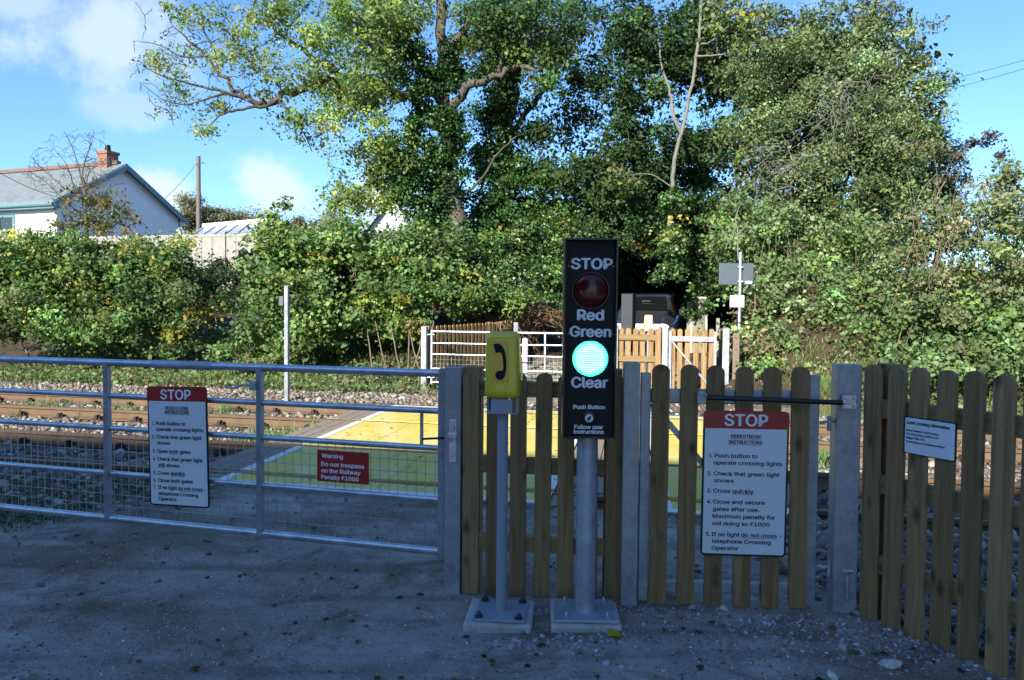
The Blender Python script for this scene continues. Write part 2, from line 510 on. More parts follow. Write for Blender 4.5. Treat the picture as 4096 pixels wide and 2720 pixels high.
GREEN_L = mat_green_lens()
RED_L = mat_red_lens()


def mat_ground():
    m, t, b = new_mat('ground_earth')
    L = t.links.new
    geo = N(t, 'ShaderNodeNewGeometry')
    pos = geo.outputs['Position']

    def noise(scale, detail=6, rough=0.6, dist=0.0):
        n = N(t, 'ShaderNodeTexNoise'); n.inputs['Scale'].default_value = scale; n.inputs['Detail'].default_value = detail; n.inputs['Roughness'].default_value = rough; n.inputs['Distortion'].default_value = dist
        L(pos, n.inputs['Vector']); return n

    def rng(n, a, b_, lo=0.0, hi=1.0):
        r = N(t, 'ShaderNodeMapRange'); L(n, r.inputs['Value']); r.inputs['From Min'].default_value = a; r.inputs['From Max'].default_value = b_; r.inputs['To Min'].default_value = lo; r.inputs['To Max'].default_value = hi
        return r.outputs[0]

    def mixc(fac, c0, c1):
        x = N(t, 'ShaderNodeMix', data_type='RGBA'); L(fac, x.inputs[0])
        for i, c in ((6, c0), (7, c1)):
            if hasattr(c, 'is_linked') or hasattr(c, 'links'): L(c, x.inputs[i])
            else: x.inputs[i].default_value = (*c, 1)
        return x.outputs[2]
    n_big = noise(0.7, 4, 0.6, 0.4); n_mid = noise(4.5, 6, 0.65, 0.3); n_fine = noise(48, 6, 0.75); n_grit = noise(120, 3, 0.8)
    grit = mixc(rng(n_mid.outputs['Fac'], 0.35, 0.68), (0.30, 0.265, 0.215), (0.46, 0.415, 0.35))
    mud = mixc(rng(n_fine.outputs['Fac'], 0.3, 0.7), (0.125, 0.092, 0.060), (0.24, 0.185, 0.125))
    col = mixc(rng(n_big.outputs['Fac'], 0.47, 0.62, 0.0, 0.85), grit, mud)
    col = mixc(rng(n_grit.outputs['Fac'], 0.54, 0.68, 0.0, 0.75), col, (0.60, 0.56, 0.50))
    mpb = N(t, 'ShaderNodeMapping'); L(pos, mpb.inputs['Vector']); mpb.inputs['Rotation'].default_value = (0, 0, -0.75); mpb.inputs['Scale'].default_value = (0.35, 3.2, 1)
    nb_ = N(t, 'ShaderNodeTexNoise'); nb_.inputs['Scale'].default_value = 1.0; nb_.inputs['Detail'].default_value = 5; L(mpb.outputs[0], nb_.inputs['Vector'])
    col = mixc(rng(nb_.outputs['Fac'], 0.48, 0.62, 0.0, 0.6), col, (0.165, 0.130, 0.092))
    n_patch = noise(2.2, 5, 0.7, 0.8)
    col = mixc(rng(n_patch.outputs['Fac'], 0.50, 0.64, 0.0, 0.75), col, (0.145, 0.108, 0.072))
    col = mixc(rng(n_fine.outputs['Fac'], 0.44, 0.30, 0.0, 0.8), col, (0.06, 0.054, 0.046))
    # the colour attribute picks soil / ballast / lane surfaces
    at = N(t, 'ShaderNodeAttribute', attribute_name='Zone')
    sep = N(t, 'ShaderNodeSeparateColor'); L(at.outputs['Color'], sep.inputs[0])
    soil = mixc(rng(n_mid.outputs['Fac'], 0.35, 0.65), (0.035, 0.026, 0.016), (0.085, 0.062, 0.036))
    vo = N(t, 'ShaderNodeTexVoronoi'); vo.inputs['Scale'].default_value = 16; L(pos, vo.inputs['Vector'])
    bal = mixc(rng(vo.outputs['Distance'], 0.05, 0.6), (0.23, 0.21, 0.18), (0.05, 0.045, 0.04))
    col = mixc(sep.outputs[0], col, bal)
    col = mixc(sep.outputs[1], col, soil)
    L(col, b.inputs['Base Color'])
    b.inputs['Roughness'].default_value = 0.95
    b.inputs['Specular IOR Level'].default_value = 0.2
    ad = N(t, 'ShaderNodeMath', operation='MULTIPLY_ADD'); L(n_fine.outputs['Fac'], ad.inputs[0]); ad.inputs[1].default_value = 0.6; L(n_grit.outputs['Fac'], ad.inputs[2])
    ad2 = N(t, 'ShaderNodeMath', operation='MULTIPLY_ADD'); L(n_mid.outputs['Fac'], ad2.inputs[0]); ad2.inputs[1].default_value = 1.6; L(ad.outputs[0], ad2.inputs[2])
    bp = N(t, 'ShaderNodeBump'); bp.inputs['Strength'].default_value = 0.6; bp.inputs['Distance'].default_value = 0.007
    L(ad2.outputs[0], bp.inputs['Height']); L(bp.outputs[0], b.inputs['Normal'])
    return m


GROUND = mat_ground()

# ------------------------------------------------------------------ setting: rail frame, terrain
MR = -0.24
RN = sqrt(1 + MR * MR)
RU = Vector((1 / RN, MR / RN, 0))          # along the rails, to the right
RV = Vector((-MR / RN, 1 / RN, 0))         # across the rails, away
RANG = atan2(RU.y, RU.x)


def ST(s, t, z=0.0):
    return RU * s + RV * t + Vector((0, 0, z))


def sm(a, b, x):
    x = np.clip((x - a) / (b - a), 0, 1)
    return x * x * (3 - 2 * x)


def terr(X, Y):
    X = np.asarray(X, float); Y = np.asarray(Y, float)
    t = X * RV.x + Y * RV.y
    s = X * RU.x + Y * RU.y
    z = np.zeros_like(t)
    trough = (sm(5.93, 5.98, t) - sm(11.60, 11.64, t)) * -0.17
    z = z + trough
    xc = 0.6 + 0.42 * (Y - 14.0)
    lane = np.clip(Y - 15.0, 0, 60) * 0.09
    dist = X - xc
    wl = sm(2.0, 4.6, -dist); wr = sm(1.9, 4.0, dist)
    hl = sm(13.2, 20, t) * 1.5 + np.clip(t - 20, 0, 30) * 0.055
    hr = sm(12.6, 18, t) * 2.4 + np.clip(t - 18, 0, 40) * 0.05
    far = sm(13.6, 16, t)
    z = z + far * (lane * (1 - wl) * (1 - wr)) + wl * hl + wr * hr
    z = z + np.clip(t - 55, 0, 400) * 0.02
    z = z + 0.012 * np.sin(X * 1.9 + 0.7 * Y) * np.sin(Y * 1.3 - 0.4 * X) * (1 - sm(5.4, 5.9, t))
    return z


def tz(x, y):
    return float(terr(x, y))


def build_ground():
    ts = list(np.concatenate([np.linspace(-400, -30, 8), np.linspace(-25, 0, 8), np.arange(0.5, 5.9, 0.3), [5.92, 5.94, 5.98, 6.1], np.arange(6.4, 11.6, 0.4), [11.6, 11.62, 11.64, 11.7], np.arange(12, 40, 0.5), np.linspace(42, 120, 20), np.linspace(160, 900, 8)]))
    ss = list(np.concatenate([np.linspace(-900, -60, 8), np.linspace(-50, -16, 12), np.arange(-15, 15, 0.4), np.linspace(16, 50, 12), np.linspace(60, 900, 8)]))
    S, T = np.meshgrid(ss, ts)
    X = S * RU.x + T * RV.x; Y = S * RU.y + T * RV.y
    Z = terr(X, Y)
    Z = Z + np.where((T > 15) & (T < 60), 0.06 * np.sin(X * 2.3) * np.sin(Y * 1.7), 0)
    nS, nT = len(ss), len(ts)
    v = np.stack([X, Y, Z], -1).reshape(-1, 3)
    f = []
    for j in range(nT - 1):
        for i in range(nS - 1):
            a = j * nS + i
            f.append((a, a + 1, a + 1 + nS, a + nS))
    me = bpy.data.meshes.new('ground')
    me.from_pydata(v.tolist(), [], f)
    me.materials.append(GROUND)
    ca = me.color_attributes.new('Zone', 'FLOAT_COLOR', 'POINT')
    col = np.zeros((len(v), 4)); col[:, 3] = 1
    Tn = T.reshape(-1); Sn = S.reshape(-1); Xn = v[:, 0]; Yn = v[:, 1]
    ball = (sm(5.6, 5.95, Tn) * (1 - sm(12.0, 13.0, Tn)))
    side = np.maximum(sm(-3.2, -5.0, Sn) * 0.8, sm(2.0, 3.0, Xn) * (1 - sm(4.9, 5.0, Tn) * 0)) * sm(4.0, 5.4, Tn) * (1 - sm(12.0, 13.0, Tn))
    col[:, 0] = np.clip(np.maximum(ball, side), 0, 1)
    xc = 0.6 + 0.42 * (Yn - 14.0)
    col[:, 1] = np.clip(np.maximum(sm(1.7, 2.6, np.abs(Xn - xc)) * sm(12.2, 13.4, Tn), sm(17, 20, Tn)), 0, 1)
    ca.data.foreach_set('color', col.reshape(-1))
    me.shade_smooth()
    o = bpy.data.objects.new('ground', me); C.objects.link(o)
    tag(o, kind='structure')


build_ground()

# ------------------------------------------------------------------ railway and crossing deck
RAILS_T = (6.36, 7.865, 9.85, 11.355)


def rail_profile(mb, t, s0, s1):
    # bullhead-like outline: foot, web, head (across, z)
    o = [(-0.07, -0.155), (0.07, -0.155), (0.07, -0.14), (0.015, -0.12), (0.012, -0.05), (0.036, -0.035), (0.036, -0.006), (0.028, 0.0), (-0.028, 0.0), (-0.036, -0.006), (-0.036, -0.035), (-0.012, -0.05), (-0.015, -0.12), (-0.07, -0.14)]
    n = len(o)
    v = [(s0, a, b) for a, b in o] + [(s1, a, b) for a, b in o]
    for i in range(n):
        j = (i + 1) % n
        mb.add([v[i], v[j], v[j + n], v[i + n]], [(0, 1, 2, 3)], None, 1 if i == 7 else 0)
    return mb


def build_track(c, label):
    base = ST(0, c)
    root = empty('railway_track', base, RANG, label, 'railway track')
    for dt in (-0.7525, 0.7525):
        mb = MB(); rail_profile(mb, 0, -60, 40)
        o = mb.build('rail', [RAIL_M, RAIL_TOP], root)
        o.location = (0, dt, 0)
    sl = MB().box(-0.125, 0.125, -1.3, 1.3, -0.30, -0.158).build('sleeper', TIMBER, None, bevel=0.01)
    ch = MB()
    ch.box(-0.09, 0.09, -0.13, 0.13, -0.165, -0.135)
    ch.box(-0.05, 0.05, -0.105, -0.05, -0.14, -0.10); ch.box(-0.05, 0.05, 0.05, 0.105, -0.14, -0.10)
    ch.box(-0.025, 0.025, -0.135, -0.06, -0.14, -0.075); ch.box(-0.025, 0.025, 0.06, 0.135, -0.14, -0.075)
    ch = ch.build('rail_chair', CHAIR_M, None, bevel=0.006)
    first = True
    for k in range(-18, 12):
        s = k * 0.68 + 0.2
        if -4.5 < s < 1.6: continue
        a = sl if first else sl.copy()
        if not first: C.objects.link(a)
        a.parent = root; a.location = (s, 0, 0)
        for q, dt in enumerate((-0.7525, 0.7525)):
            b = ch if (first and q == 0) else ch.copy()
            if not (first and q == 0): C.objects.link(b)
            b.parent = root; b.location = (s + random.uniform(-.02, .02), dt, 0)
        first = False
    return root


build_track((RAILS_T[0] + RAILS_T[1]) / 2, 'nearer railway track in shade with dark rusty rails on ballast')
build_track((RAILS_T[2] + RAILS_T[3]) / 2, 'farther sunlit railway track with brown rusty rails on ballast')


def deck_x(t, side):
    # edges of the carriageway and of the footway deck, along the rails, as functions of t
    g = {'L': (-4.14, -0.105), 'R': (-1.16, -0.075), 'FL': (-0.30, -0.085), 'FR': (0.72, -0.085)}[side]
    return g[0] + g[1] * (t - 6.3)


def build_deck():
    bands = [(5.95, 6.315), (6.47, 7.765), (7.915, 9.80), (9.955, 11.255), (11.41, 11.62)]
    root = empty('crossing_deck', ST(0, 5.95), 0)
    tag(root, kind='structure')
    inv = root.location.copy()
    y = MB(); w = MB(); tb = MB(); side = MB()

    def quad(mb, pts, z, mi=0):
        mb.add([ST(s, t, z) - inv for s, t in pts], [(0, 1, 2, 3)], None, mi)

    def slab(mb, pts, z0, z1):
        lo = [ST(s, t, z0) - inv for s, t in pts]; hi = [ST(s, t, z1) - inv for s, t in pts]
        mb.add(lo + hi, [(4, 5, 6, 7), (0, 1, 5, 4), (1, 2, 6, 5), (2, 3, 7, 6), (3, 0, 4, 7)])
    for a, b in bands:
        for l, r in (('L', 'R'), ('FL', 'FR')):
            n = 4 if l == 'L' else 1
            for k in range(n):
                def X(t, q):
                    x0, x1 = deck_x(t, l), deck_x(t, r)
                    return x0 + (x1 - x0) * q
                g = 0.003
                slab(y, [(X(a, k / n) + g, a), (X(a, (k + 1) / n) - g, a), (X(b, (k + 1) / n) - g, b), (X(b, k / n) + g, b)], -0.19, 0.0)
            wd = 0.10
            for e, sgn in ((l, 1), (r, -1)):
                p = [(deck_x(a, e), a), (deck_x(a, e) + sgn * wd, a), (deck_x(b, e) + sgn * wd, b), (deck_x(b, e), b)]
                if sgn < 0: p = p[::-1]
                quad(w, p, 0.004)
            # timber margin boards
            for e, sgn in ((l, -1), (r, 1)):
                for q in range(3 if l == 'L' else 1):
                    o0 = 0.012 + q * 0.155; o1 = o0 + 0.145
                    if b - a < 0.4 and q == 2: continue
                    sh = 0.12 * (q % 2)
                    p = [(deck_x(a, e) + sgn * o0, a + 0.01), (deck_x(a, e) + sgn * o1, a + 0.01 + 0.0), (deck_x(b, e) + sgn * o1, b - 0.01), (deck_x(b, e) + sgn * o0, b - 0.01)]
                    if sgn < 0: p = [p[1], p[0], p[3], p[2]]
                    slab(tb, p, -0.17, -0.006)
    for l, r in (('L', 'R'), ('FL', 'FR')):
        for t0, t1 in ((5.955, 6.055), (11.52, 11.615)):
            quad(w, [(deck_x(t0, l) + .101, t0), (deck_x(t0, r) - .101, t0), (deck_x(t1, r) - .101, t1), (deck_x(t1, l) + .101, t1)], 0.004)
    y.build('yellow_panel', YELLOW, root)
    w.build('white_line', WHITE_P, root)
    tb.build('timber_board', BOARD, root)


build_deck()

# ------------------------------------------------------------------ planes for measuring near things


class Plane:
    def __init__(self, A, B):
        self.A = Vector((A.x, A.y, 0)); d = Vector((B.x - A.x, B.y - A.y, 0)); self.u = d.normalized()
        self.n = Vector((self.u.y, -self.u.x, 0))   # towards the camera
        self.rz = atan2(self.u.y, self.u.x)

    def at(self, sx, sy, off=0.0):
        d = raydir(sx, sy)
        o = Vector((0, 0, CAM_H))
        A = self.A + self.n * off
        k = (A - o).dot(self.n) / d.dot(self.n)
        p = o + d * k
        return ((p - self.A).dot(self.u), p.z)

    def w(self, u, z=0.0, off=0.0):
        return self.A + self.u * u + self.n * off + Vector((0, 0, z))


# ------------------------------------------------------------------ lettering
_cur = bpy.data.curves.new('letter_probe', 'FONT')
try:                                       # Blender's own bundled sans serif; the built-in font otherwise
    import os
    _cur.font = bpy.data.fonts.load(os.path.join(bpy.utils.system_resource('DATAFILES'), 'fonts', 'Inter.woff2'))
except Exception:
    pass
_cob = bpy.data.objects.new('letter_probe', _cur)
C.objects.link(_cob)


def glyphs(text, bold=0.0, spacing=1.0):
    _cur.body = text
    _cur.offset = bold
    _cur.space_character = spacing
    _cur.resolution_u = 3
    _cur.fill_mode = 'FRONT'
    dg = bpy.context.evaluated_depsgraph_get()
    dg.update()
    ev = _cob.evaluated_get(dg)
    me = ev.to_mesh()
    v = np.array([p.co[:] for p in me.vertices]) if len(me.vertices) else np.zeros((0, 3))
    f = [tuple(p.vertices) for p in me.polygons]
    ev.to_mesh_clear()
    return v, f


_gl = {}


def text_line(mb, text, x, z, cap, width, y=0.0, bold=0.03, under=None, align='L', mi=0):
    """text in the local x-z plane facing -y; cap height and total width in metres"""
    v, f = glyphs(text, 0.0)
    if len(v) == 0: return
    if 'H' not in _gl:
        hv, _ = glyphs('H', 0.0); _gl['H'] = hv[:, 1].max()
    sc = cap / _gl['H']
    x0, x1 = v[:, 0].min(), v[:, 0].max()
    sx = width / (x1 - x0)
    xo = x if align == 'L' else x - width / 2
    k = bold * cap * 1.1
    for i, (ox, oz) in enumerate(((0, 0), (-k, 0), (k, 0), (0, k * .6), (0, -k * .6))):
        mb.add([(xo + (p[0] - x0) * sx + ox, y - i * 0.00012, z + p[1] * sc + oz) for p in v], f, None, mi)
    if under:
        a, b = under
        ux0 = 0.0
        if a:
            pv, _ = glyphs(text[:a + 1]); ch, _ = glyphs(text[a])
            ux0 = pv[:, 0].max() - x0 - (ch[:, 0].max() - ch[:, 0].min())
        pv, _ = glyphs(text[:b])
        ux1 = pv[:, 0].max() - x0
        zz = z - cap * 0.22
        th = cap * 0.09
        mb.add([(xo + ux0 * sx, y, zz - th), (xo + ux1 * sx, y, zz - th), (xo + ux1 * sx, y, zz), (xo + ux0 * sx, y, zz)], [(0, 1, 2, 3)], None, mi)


def make_sign(name, loc, rz, w, h, lines, label, cat='sign', header=None, edge=0.010, field=SIGN_W, ink=LETTER_B, group=None, thick=0.006, r=0.022, tilt=0.0):
    root = empty(name, loc, rz, label, cat, group)
    root.rotation_euler = (0, tilt, rz)
    if edge:
        MB().prism(roundrect(w, h, r, x0=0, z0=0), 0.0, thick).build('border', SIGN_EDGE, root)
        fw, fh = w - 2 * edge, h - 2 * edge
        MB().prism(roundrect(fw, fh, max(r - edge, .004), x0=edge, z0=edge), -0.0015, 0.003).build('face', field, root)
    else:
        MB().prism(roundrect(w, h, r), -0.0015, thick).build('face', field, root)
    if header:
        o = [(0.0, h - header), (w, h - header)] + [p for p in roundrect(w, h, r) if p[1] > h / 2]
        MB().prism(o, -0.003, 0.004).build('header', SIGN_RED, root)
    mb = MB(); mh = MB()
    for ln in lines:
        tx, fx0, fx1, fb, fc = ln[:5]
        kw = ln[5] if len(ln) > 5 else {}
        hd = kw.get('head', False)
        text_line(mh if hd else mb, tx, fx0 * w, h - fb * h, fc * h, (fx1 - fx0) * w, y=-0.0042 if hd else -0.0027, bold=kw.get('bold', 0.05), under=kw.get('u'))
    mb.build('lettering', ink, root)
    if mh.v: mh.build('header_lettering', LETTER_W, root)
    return root


# ------------------------------------------------------------------ near field gate
A_g = P(1767, 2230, 4.2)
GP = Plane(Vector((A_g.x - 0.96, A_g.y + 0.294 * 0.96, 0)), Vector((A_g.x, A_g.y, 0)))
GP.A = Vector((A_g.x, A_g.y, 0))


def gate_parts(root, u0, verts, zs, mesh_w=(0.055, 0.068), end=True, patch=None):
    """field gate lying along local x from u0 (<0) to 0"""
    rad = (0.0215, 0.0165, 0.0165, 0.0165, 0.0215)
    for z, r in zip(zs, rad):
        MB().tube([(u0, 0, z), (-0.012, 0, z)], r, 14).build('bar', GALV_T, root, smooth=40)
    st = MB().box(-0.020, 0.020, -0.020, 0.020, zs[4] - 0.04, zs[0] + 0.028)
    st.build('stile', GALV, root, bevel=0.004)
    if end:
        MB().box(u0 - 0.020, u0 + 0.020, -0.020, 0.020, zs[4] - 0.04, zs[0] + 0.028).build('stile', GALV, root, bevel=0.004)
    for v in verts:
        MB().box(v - 0.017, v + 0.017, -0.024, 0.012, zs[4] - 0.012, zs[0] - 0.010).build('upright', GALV, root, bevel=0.003)
    m = MB()
    z0, z1 = zs[4] + 0.02, zs[2] - 0.012
    u = -0.05
    while u > u0 + 0.03:
        m.beam((u, 0.018, z0 - 0.02), (u, 0.018, z1), 0.0027, 0.0027)
        u -= mesh_w[0]
    z = z1
    while z > z0:
        m.beam((u0, 0.021, z), (-0.02, 0.021, z), 0.0027, 0.0027)
        z -= mesh_w[1]
    m.build('wire_mesh', GALV_T, root)


zs_near = [GP.at(1767, y)[1] for y in (1494, 1645, 1794, 2000, 2207)]
vts = [GP.at(x, 1700)[0] for x in (433, 1043)]
gate = empty('field_gate', GP.w(0), GP.rz, 'near galvanised five bar gate with wire mesh, shut across the road', 'field gate', 'galvanised field gates')
gate_parts(gate, -3.9, vts, zs_near)
uu, zz = GP.at(1687, 1700)
MB().box(uu - .006, uu + .006, -.01, .01, zs_near[2], zs_near[1]).build('spacer_bar', GALV, gate)
ua, ub = GP.at(613, 1455)[0], GP.at(850, 1462)[0]
MB().tube([(ua, 0, zs_near[0]), (ub, 0, zs_near[0])], 0.0255, 14).build('sleeve', GALV_D, gate, smooth=40)
la, lz = GP.at(1020, 1538)
lt = MB(); lt.box(la - 0.012, la + 0.03, -0.045, -0.0245, lz - 0.03, lz + 0.022)
lt.build('latch_block', GALV_D, gate, bevel=0.003)
lb = GP.at(918, 1546)
lm = (la + lb[0]) / 2
MB().tube([(la, -0.036, lz), (lm + 0.02, -0.036, lz + 0.0), (lm - 0.03, -0.036, lb[1] - 0.004), (lb[0], -0.036, lb[1])], 0.0065, 8).build('latch_lever', GALV_D, gate, smooth=50)
ra, rb = GP.at(1700, 1752), GP.at(1816, 1746)
MB().tube([(ra[0], -0.035, ra[1]), (rb[0], -0.035, rb[1])], 0.006, 8).build('bolt_rod', BLACK, gate, smooth=50)

# signs on the gate
ps = GP.at(600, 2019, 0.04)
V_LINES = [('STOP', .24, .74, .105, .079, {'head': True, 'bold': 0.045}), ('VEHICLE USER', .30, .69, .19, .0245, {'u': (0, 12)}), ('INSTRUCTIONS', .295, .70, .226, .0245, {'u': (0, 12)}),
           ('1.', .085, .115, .322, .029), ('Push button to', .145, .64, .322, .029), ('operate crossing lights', .14, .93, .371, .029),
           ('2.', .07, .115, .435, .029), ('Check that green light', .145, .90, .435, .029), ('shows', .155, .375, .486, .029),
           ('3.', .075, .12, .555, .029), ('Open both gates', .15, .715, .555, .029, {'u': (5, 9)}), ('4.', .075, .12, .62, .029), ('Check that green light', .15, .905, .62, .029), ('still shows', .16, .52, .672, .029, {'u': (0, 5)}),
           ('5.', .075, .12, .738, .029), ('Cross quickly', .15, .61, .738, .029, {'u': (6, 13)}), ('6.', .075, .12, .80, .029), ('Close both gates', .15, .735, .80, .029),
           ('7.', .075, .12, .86, .029), ('If no light do not cross -', .15, .95, .86, .029, {'u': (12, 24)}), ('telephone Crossing', .15, .82, .91, .029), ('Operator', .155, .46, .955, .029)]
w_s = GP.at(822, 1900, .04)[0] - GP.at(585, 1900, .04)[0]
h_s = GP.at(592, 1545, .04)[1] - ps[1]
make_sign('vehicle_instruction_sign', GP.w(ps[0] + .002, ps[1], 0.04), GP.rz, w_s, h_s, V_LINES, 'white sign with red STOP header headed VEHICLE USER INSTRUCTIONS, on the near field gate', header=0.121 * h_s, tilt=radians(-1.4))
pw = GP.at(1269, 1923, 0.035)
w_w = GP.at(1474, 1880, .035)[0] - pw[0]
h_w = GP.at(1271, 1799, .035)[1] - pw[1]
make_sign('trespass_warning_sign', GP.w(pw[0], pw[1], 0.035), GP.rz, w_w, h_w, [('Warning', .095, .51, .235, .125), ('Do not trespass', .085, .92, .50, .125), ('on the Railway', .085, .85, .71, .125), ('Penalty £1000', .085, .815, .915, .125)],
          'small red Warning plate about trespass, wired to the near gate mesh', edge=0, field=SIGN_RED, ink=LETTER_W, r=0.004)


# ------------------------------------------------------------------ posts
def steel_post(base, rz, w, h, label, group='galvanised gate posts', d=None):
    o = MB().box(-w / 2, w / 2, -(d or w) / 2, (d or w) / 2, -0.2, h).build('gate_post', GALV, None, bevel=0.004)
    o.location = base; o.rotation_euler = (0, 0, rz)
    return tag(o, label, 'gate post', group)


p1 = G(1811, 2371) + Vector((0, 0.045, 0))
gp1 = steel_post(p1, -0.14, 0.088, 1.205, 'galvanised square post that the near field gate shuts against, with a latch')
# latch hardware on the post
lp = MB()
lp.box(-0.018, 0.022, -0.052, -0.0445, 0.70, 0.93)
lp.box(-0.022, 0.026, -0.066, -0.0521, 0.83, 0.86); lp.box(-0.008, 0.012, -0.072, -0.0521, 0.875, 0.905)
lp.build('latch_plate', GALV_B, gp1, bevel=0.003)

A_c = G(1852, 2373); B_c = G(2491, 2411)
FP = Plane(A_c, B_c)


def picket_mesh(w, h, th, z0=0.0, flat=0.85):
    o = [(-w / 2, z0), (w / 2, z0), (w / 2, h - w / 2 * flat)]
    for k in range(1, 10):
        a = pi * k / 10
        o.append((w / 2 * cos(a), h - w / 2 * flat + w / 2 * flat * sin(a)))
    o.append((-w / 2, h - w / 2 * flat))
    mb = MB().prism(o, 0, th)
    # nail heads where the rails sit behind
    for q in (.21, .52, .83):
        for x in (-.018, .02):
            mb.lathe([(.0035, -.001), (.0028, .0008), (.0001, .0012)], 7, Matrix.Translation((x, 0, z0 + h * q + x * .2)) @ Matrix.Rotation(pi / 2, 4, 'X'), 1)
    return mb


def picket_row(root, us, proto, th=0.02, jitter=0.004, y=0.0, zf=None):
    first = True
    for i, u in enumerate(us):
        o = proto if first else proto.copy()
        if not first: C.objects.link(o)
        first = False
        o.parent = root
        o.location = (u, y + random.uniform(-.0015, .0015), (zf(u) if zf else 0) + random.uniform(-jitter, jitter))
        o.rotation_euler = (0, random.uniform(-.006, .006), random.uniform(-.012, .012))


fence = empty('picket_fence', FP.w(0), FP.rz, 'short olive wooden picket fence panel behind the telephone and the signal', 'picket fence', 'wooden picket fences')
us = [FP.at(x, 2000)[0] for x in (1882, 1976, 2072, 2168, 2263, 2359, 2453)]
pk = picket_mesh(0.086, FP.at(1885, 1488)[1], 0.022).build('picket', [WOOD, RUSTNUT], None, bevel=0.002)
picket_row(fence, us, pk)
ln_ = FP.at(2491, 2000)[0]
for ya, yb in ((1529, 1592), (1838, 1902), (2152, 2217)):
    z1, z0 = FP.at(2150, ya)[1], FP.at(2150, yb)[1]
    MB().box(0.0, ln_, 0.0225, 0.06, z0, z1).build('rail', WOOD_H, fence, bevel=0.003)
up_, zp_ = FP.at(1892, 1465, -0.09)
MB().box(up_ - 0.05, up_ + 0.05, 0.061, 0.155, -0.1, zp_).build('fence_post', WOOD, fence, bevel=0.004)
up_, zp_ = FP.at(2455, 1476, -0.09)
MB().box(up_ - 0.045, up_ + 0.045, 0.061, 0.15, -0.1, zp_).build('fence_post', WOOD, fence, bevel=0.004)

# ------------------------------------------------------------------ pedestrian gate
A_p = G(2590, 2433); B_p = G(3240, 2452)
PP = Plane(A_p, B_p)


def ped_gate_build(root, W, Ht, ps_u, frame_top, zr, pick_h, flip=False):
    """frame between u=0 and u=W: two stiles, two rails, brace, pickets on one side"""
    s = 0.05
    MB().box(0, s, 0.024, 0.064, 0.03, frame_top).build('stile', GALV, root, bevel=0.004)
    MB().box(W - s, W, 0.024, 0.064, 0.03, frame_top).build('stile', GALV, root, bevel=0.004)
    (a0, a1), (b0, b1) = zr
    MB().box(s, W - s, 0.026, 0.062, a0, a1).build('frame_rail', GALV, root, bevel=0.006)
    MB().box(s, W - s, 0.026, 0.062, b0, b1).build('frame_rail', GALV, root, bevel=0.006)
    xa, xb = (W - s - 0.01, s + 0.01) if flip else (s + 0.01, W - s - 0.01)
    MB().beam((xa, 0.044, a0 - 0.005), (xb, 0.044, b1 + 0.005), 0.03, 0.05, upd=Vector((0, 1, 0))).build('brace', GALV, root, bevel=0.003)
    pkt = picket_mesh(0.088, pick_h, 0.022, z0=0.025).build('picket', [WOOD, RUSTNUT], None, bevel=0.002)
    picket_row(root, ps_u, pkt)


pgate = empty('pedestrian_gate', PP.w(0), PP.rz, 'near wooden picket gate on a galvanised frame beside the signal, with a white STOP sign', 'pedestrian gate', 'pedestrian picket gates')
u_l = PP.at(2561, 1900)[0]; u_r = PP.at(3279, 1900)[0]
us = [PP.at((a + b) / 2, 1950)[0] - u_l for a, b in ((2601, 2671), (2715, 2782), (2824, 2897), (2938, 3012), (3052, 3125), (3164, 3238))]
pgate.location = PP.w(u_l)
ped_gate_build(pgate, u_r - u_l, 0, us, PP.at(2900, 1497)[1], ((PP.at(2900, 1619)[1], PP.at(2900, 1561)[1]), (PP.at(2900, 2383)[1], PP.at(2900, 2336)[1])), PP.at(2900, 1462)[1])
# gate hinges
h = MB()
for y in (1688, 2270):
    uh, zh = PP.at(3318, y, -0.04)
    uh -= u_l
    h.tube([(uh - 0.045, 0.045, zh - .005), (uh + 0.05, 0.045, zh + .012)], 0.008, 8)
    h.tube([(uh, 0.045, zh - 0.045), (uh, 0.045, zh + 0.03)], 0.011, 8)
h.build('hinge', GALV_D, pgate, smooth=50)

pl = G(2517, 2429) + Vector((0, .045, 0))
steel_post(pl, PP.rz, 0.082, PP.at(2530, 1452)[1], 'galvanised square post on the latch side of the near pedestrian gate, right of the signal')
pr = G(3380, 2456) + Vector((0, .05, 0))
gp3 = steel_post(pr, PP.rz - 0.02, 0.118, PP.at(3390, 1459)[1], 'wide galvanised square post carrying the hinges of the near pedestrian gate', d=0.10)
MB().tube([(0.01, -0.052, 0.08), (0.01, -0.052, 0.20)], 0.01, 8).tube([(-0.02, -0.053, 0.22), (0.035, -0.053, 0.22)], 0.012, 8).build('post_bolt', GALV_D, gp3, smooth=50)

# gate closer: black damper
ca, cb = PP.at(2812, 1590, 0.05), PP.at(3398, 1611, 0.05)
clo = empty('gate_closer', PP.w(ca[0], ca[1], 0.05), PP.rz, 'black tubular gate closer across the top of the near pedestrian gate', 'gate closer')
Lc = cb[0] - ca[0]; dzc = cb[1] - ca[1]
MB().tube([(0.02, 0, 0.0), (Lc - 0.035, 0, dzc)], 0.0125, 14).build('cylinder', BLACK_RIM, clo, smooth=40)
MB().tube([(Lc - 0.036, 0, dzc), (Lc + 0.0, 0, dzc)], 0.006, 8).build('piston_rod', GALV_B, clo, smooth=40)
b1 = MB().box(-0.025, 0.02, 0.012, 0.049, -0.03, 0.025); b1.tube([(-.012, .005, .012), (-.012, -.014, .012)], .007, 8); b1.tube([(.012, .005, .012), (.012, -.014, .012)], .007, 8)
b1.build('bracket', GALV_D, clo, bevel=0.002)
b2 = MB().box(Lc - 0.03, Lc + 0.035, 0.006, 0.016, dzc - 0.03, dzc + 0.035)
for a, b in ((-.02, .024), (.026, .024), (-.02, -.014), (.026, -.014)):
    b2.tube([(Lc + a, .006, dzc + b), (Lc + a, -.008, dzc + b)], .0085, 8)
b2.build('bracket', GALV_B, clo, bevel=0.002)

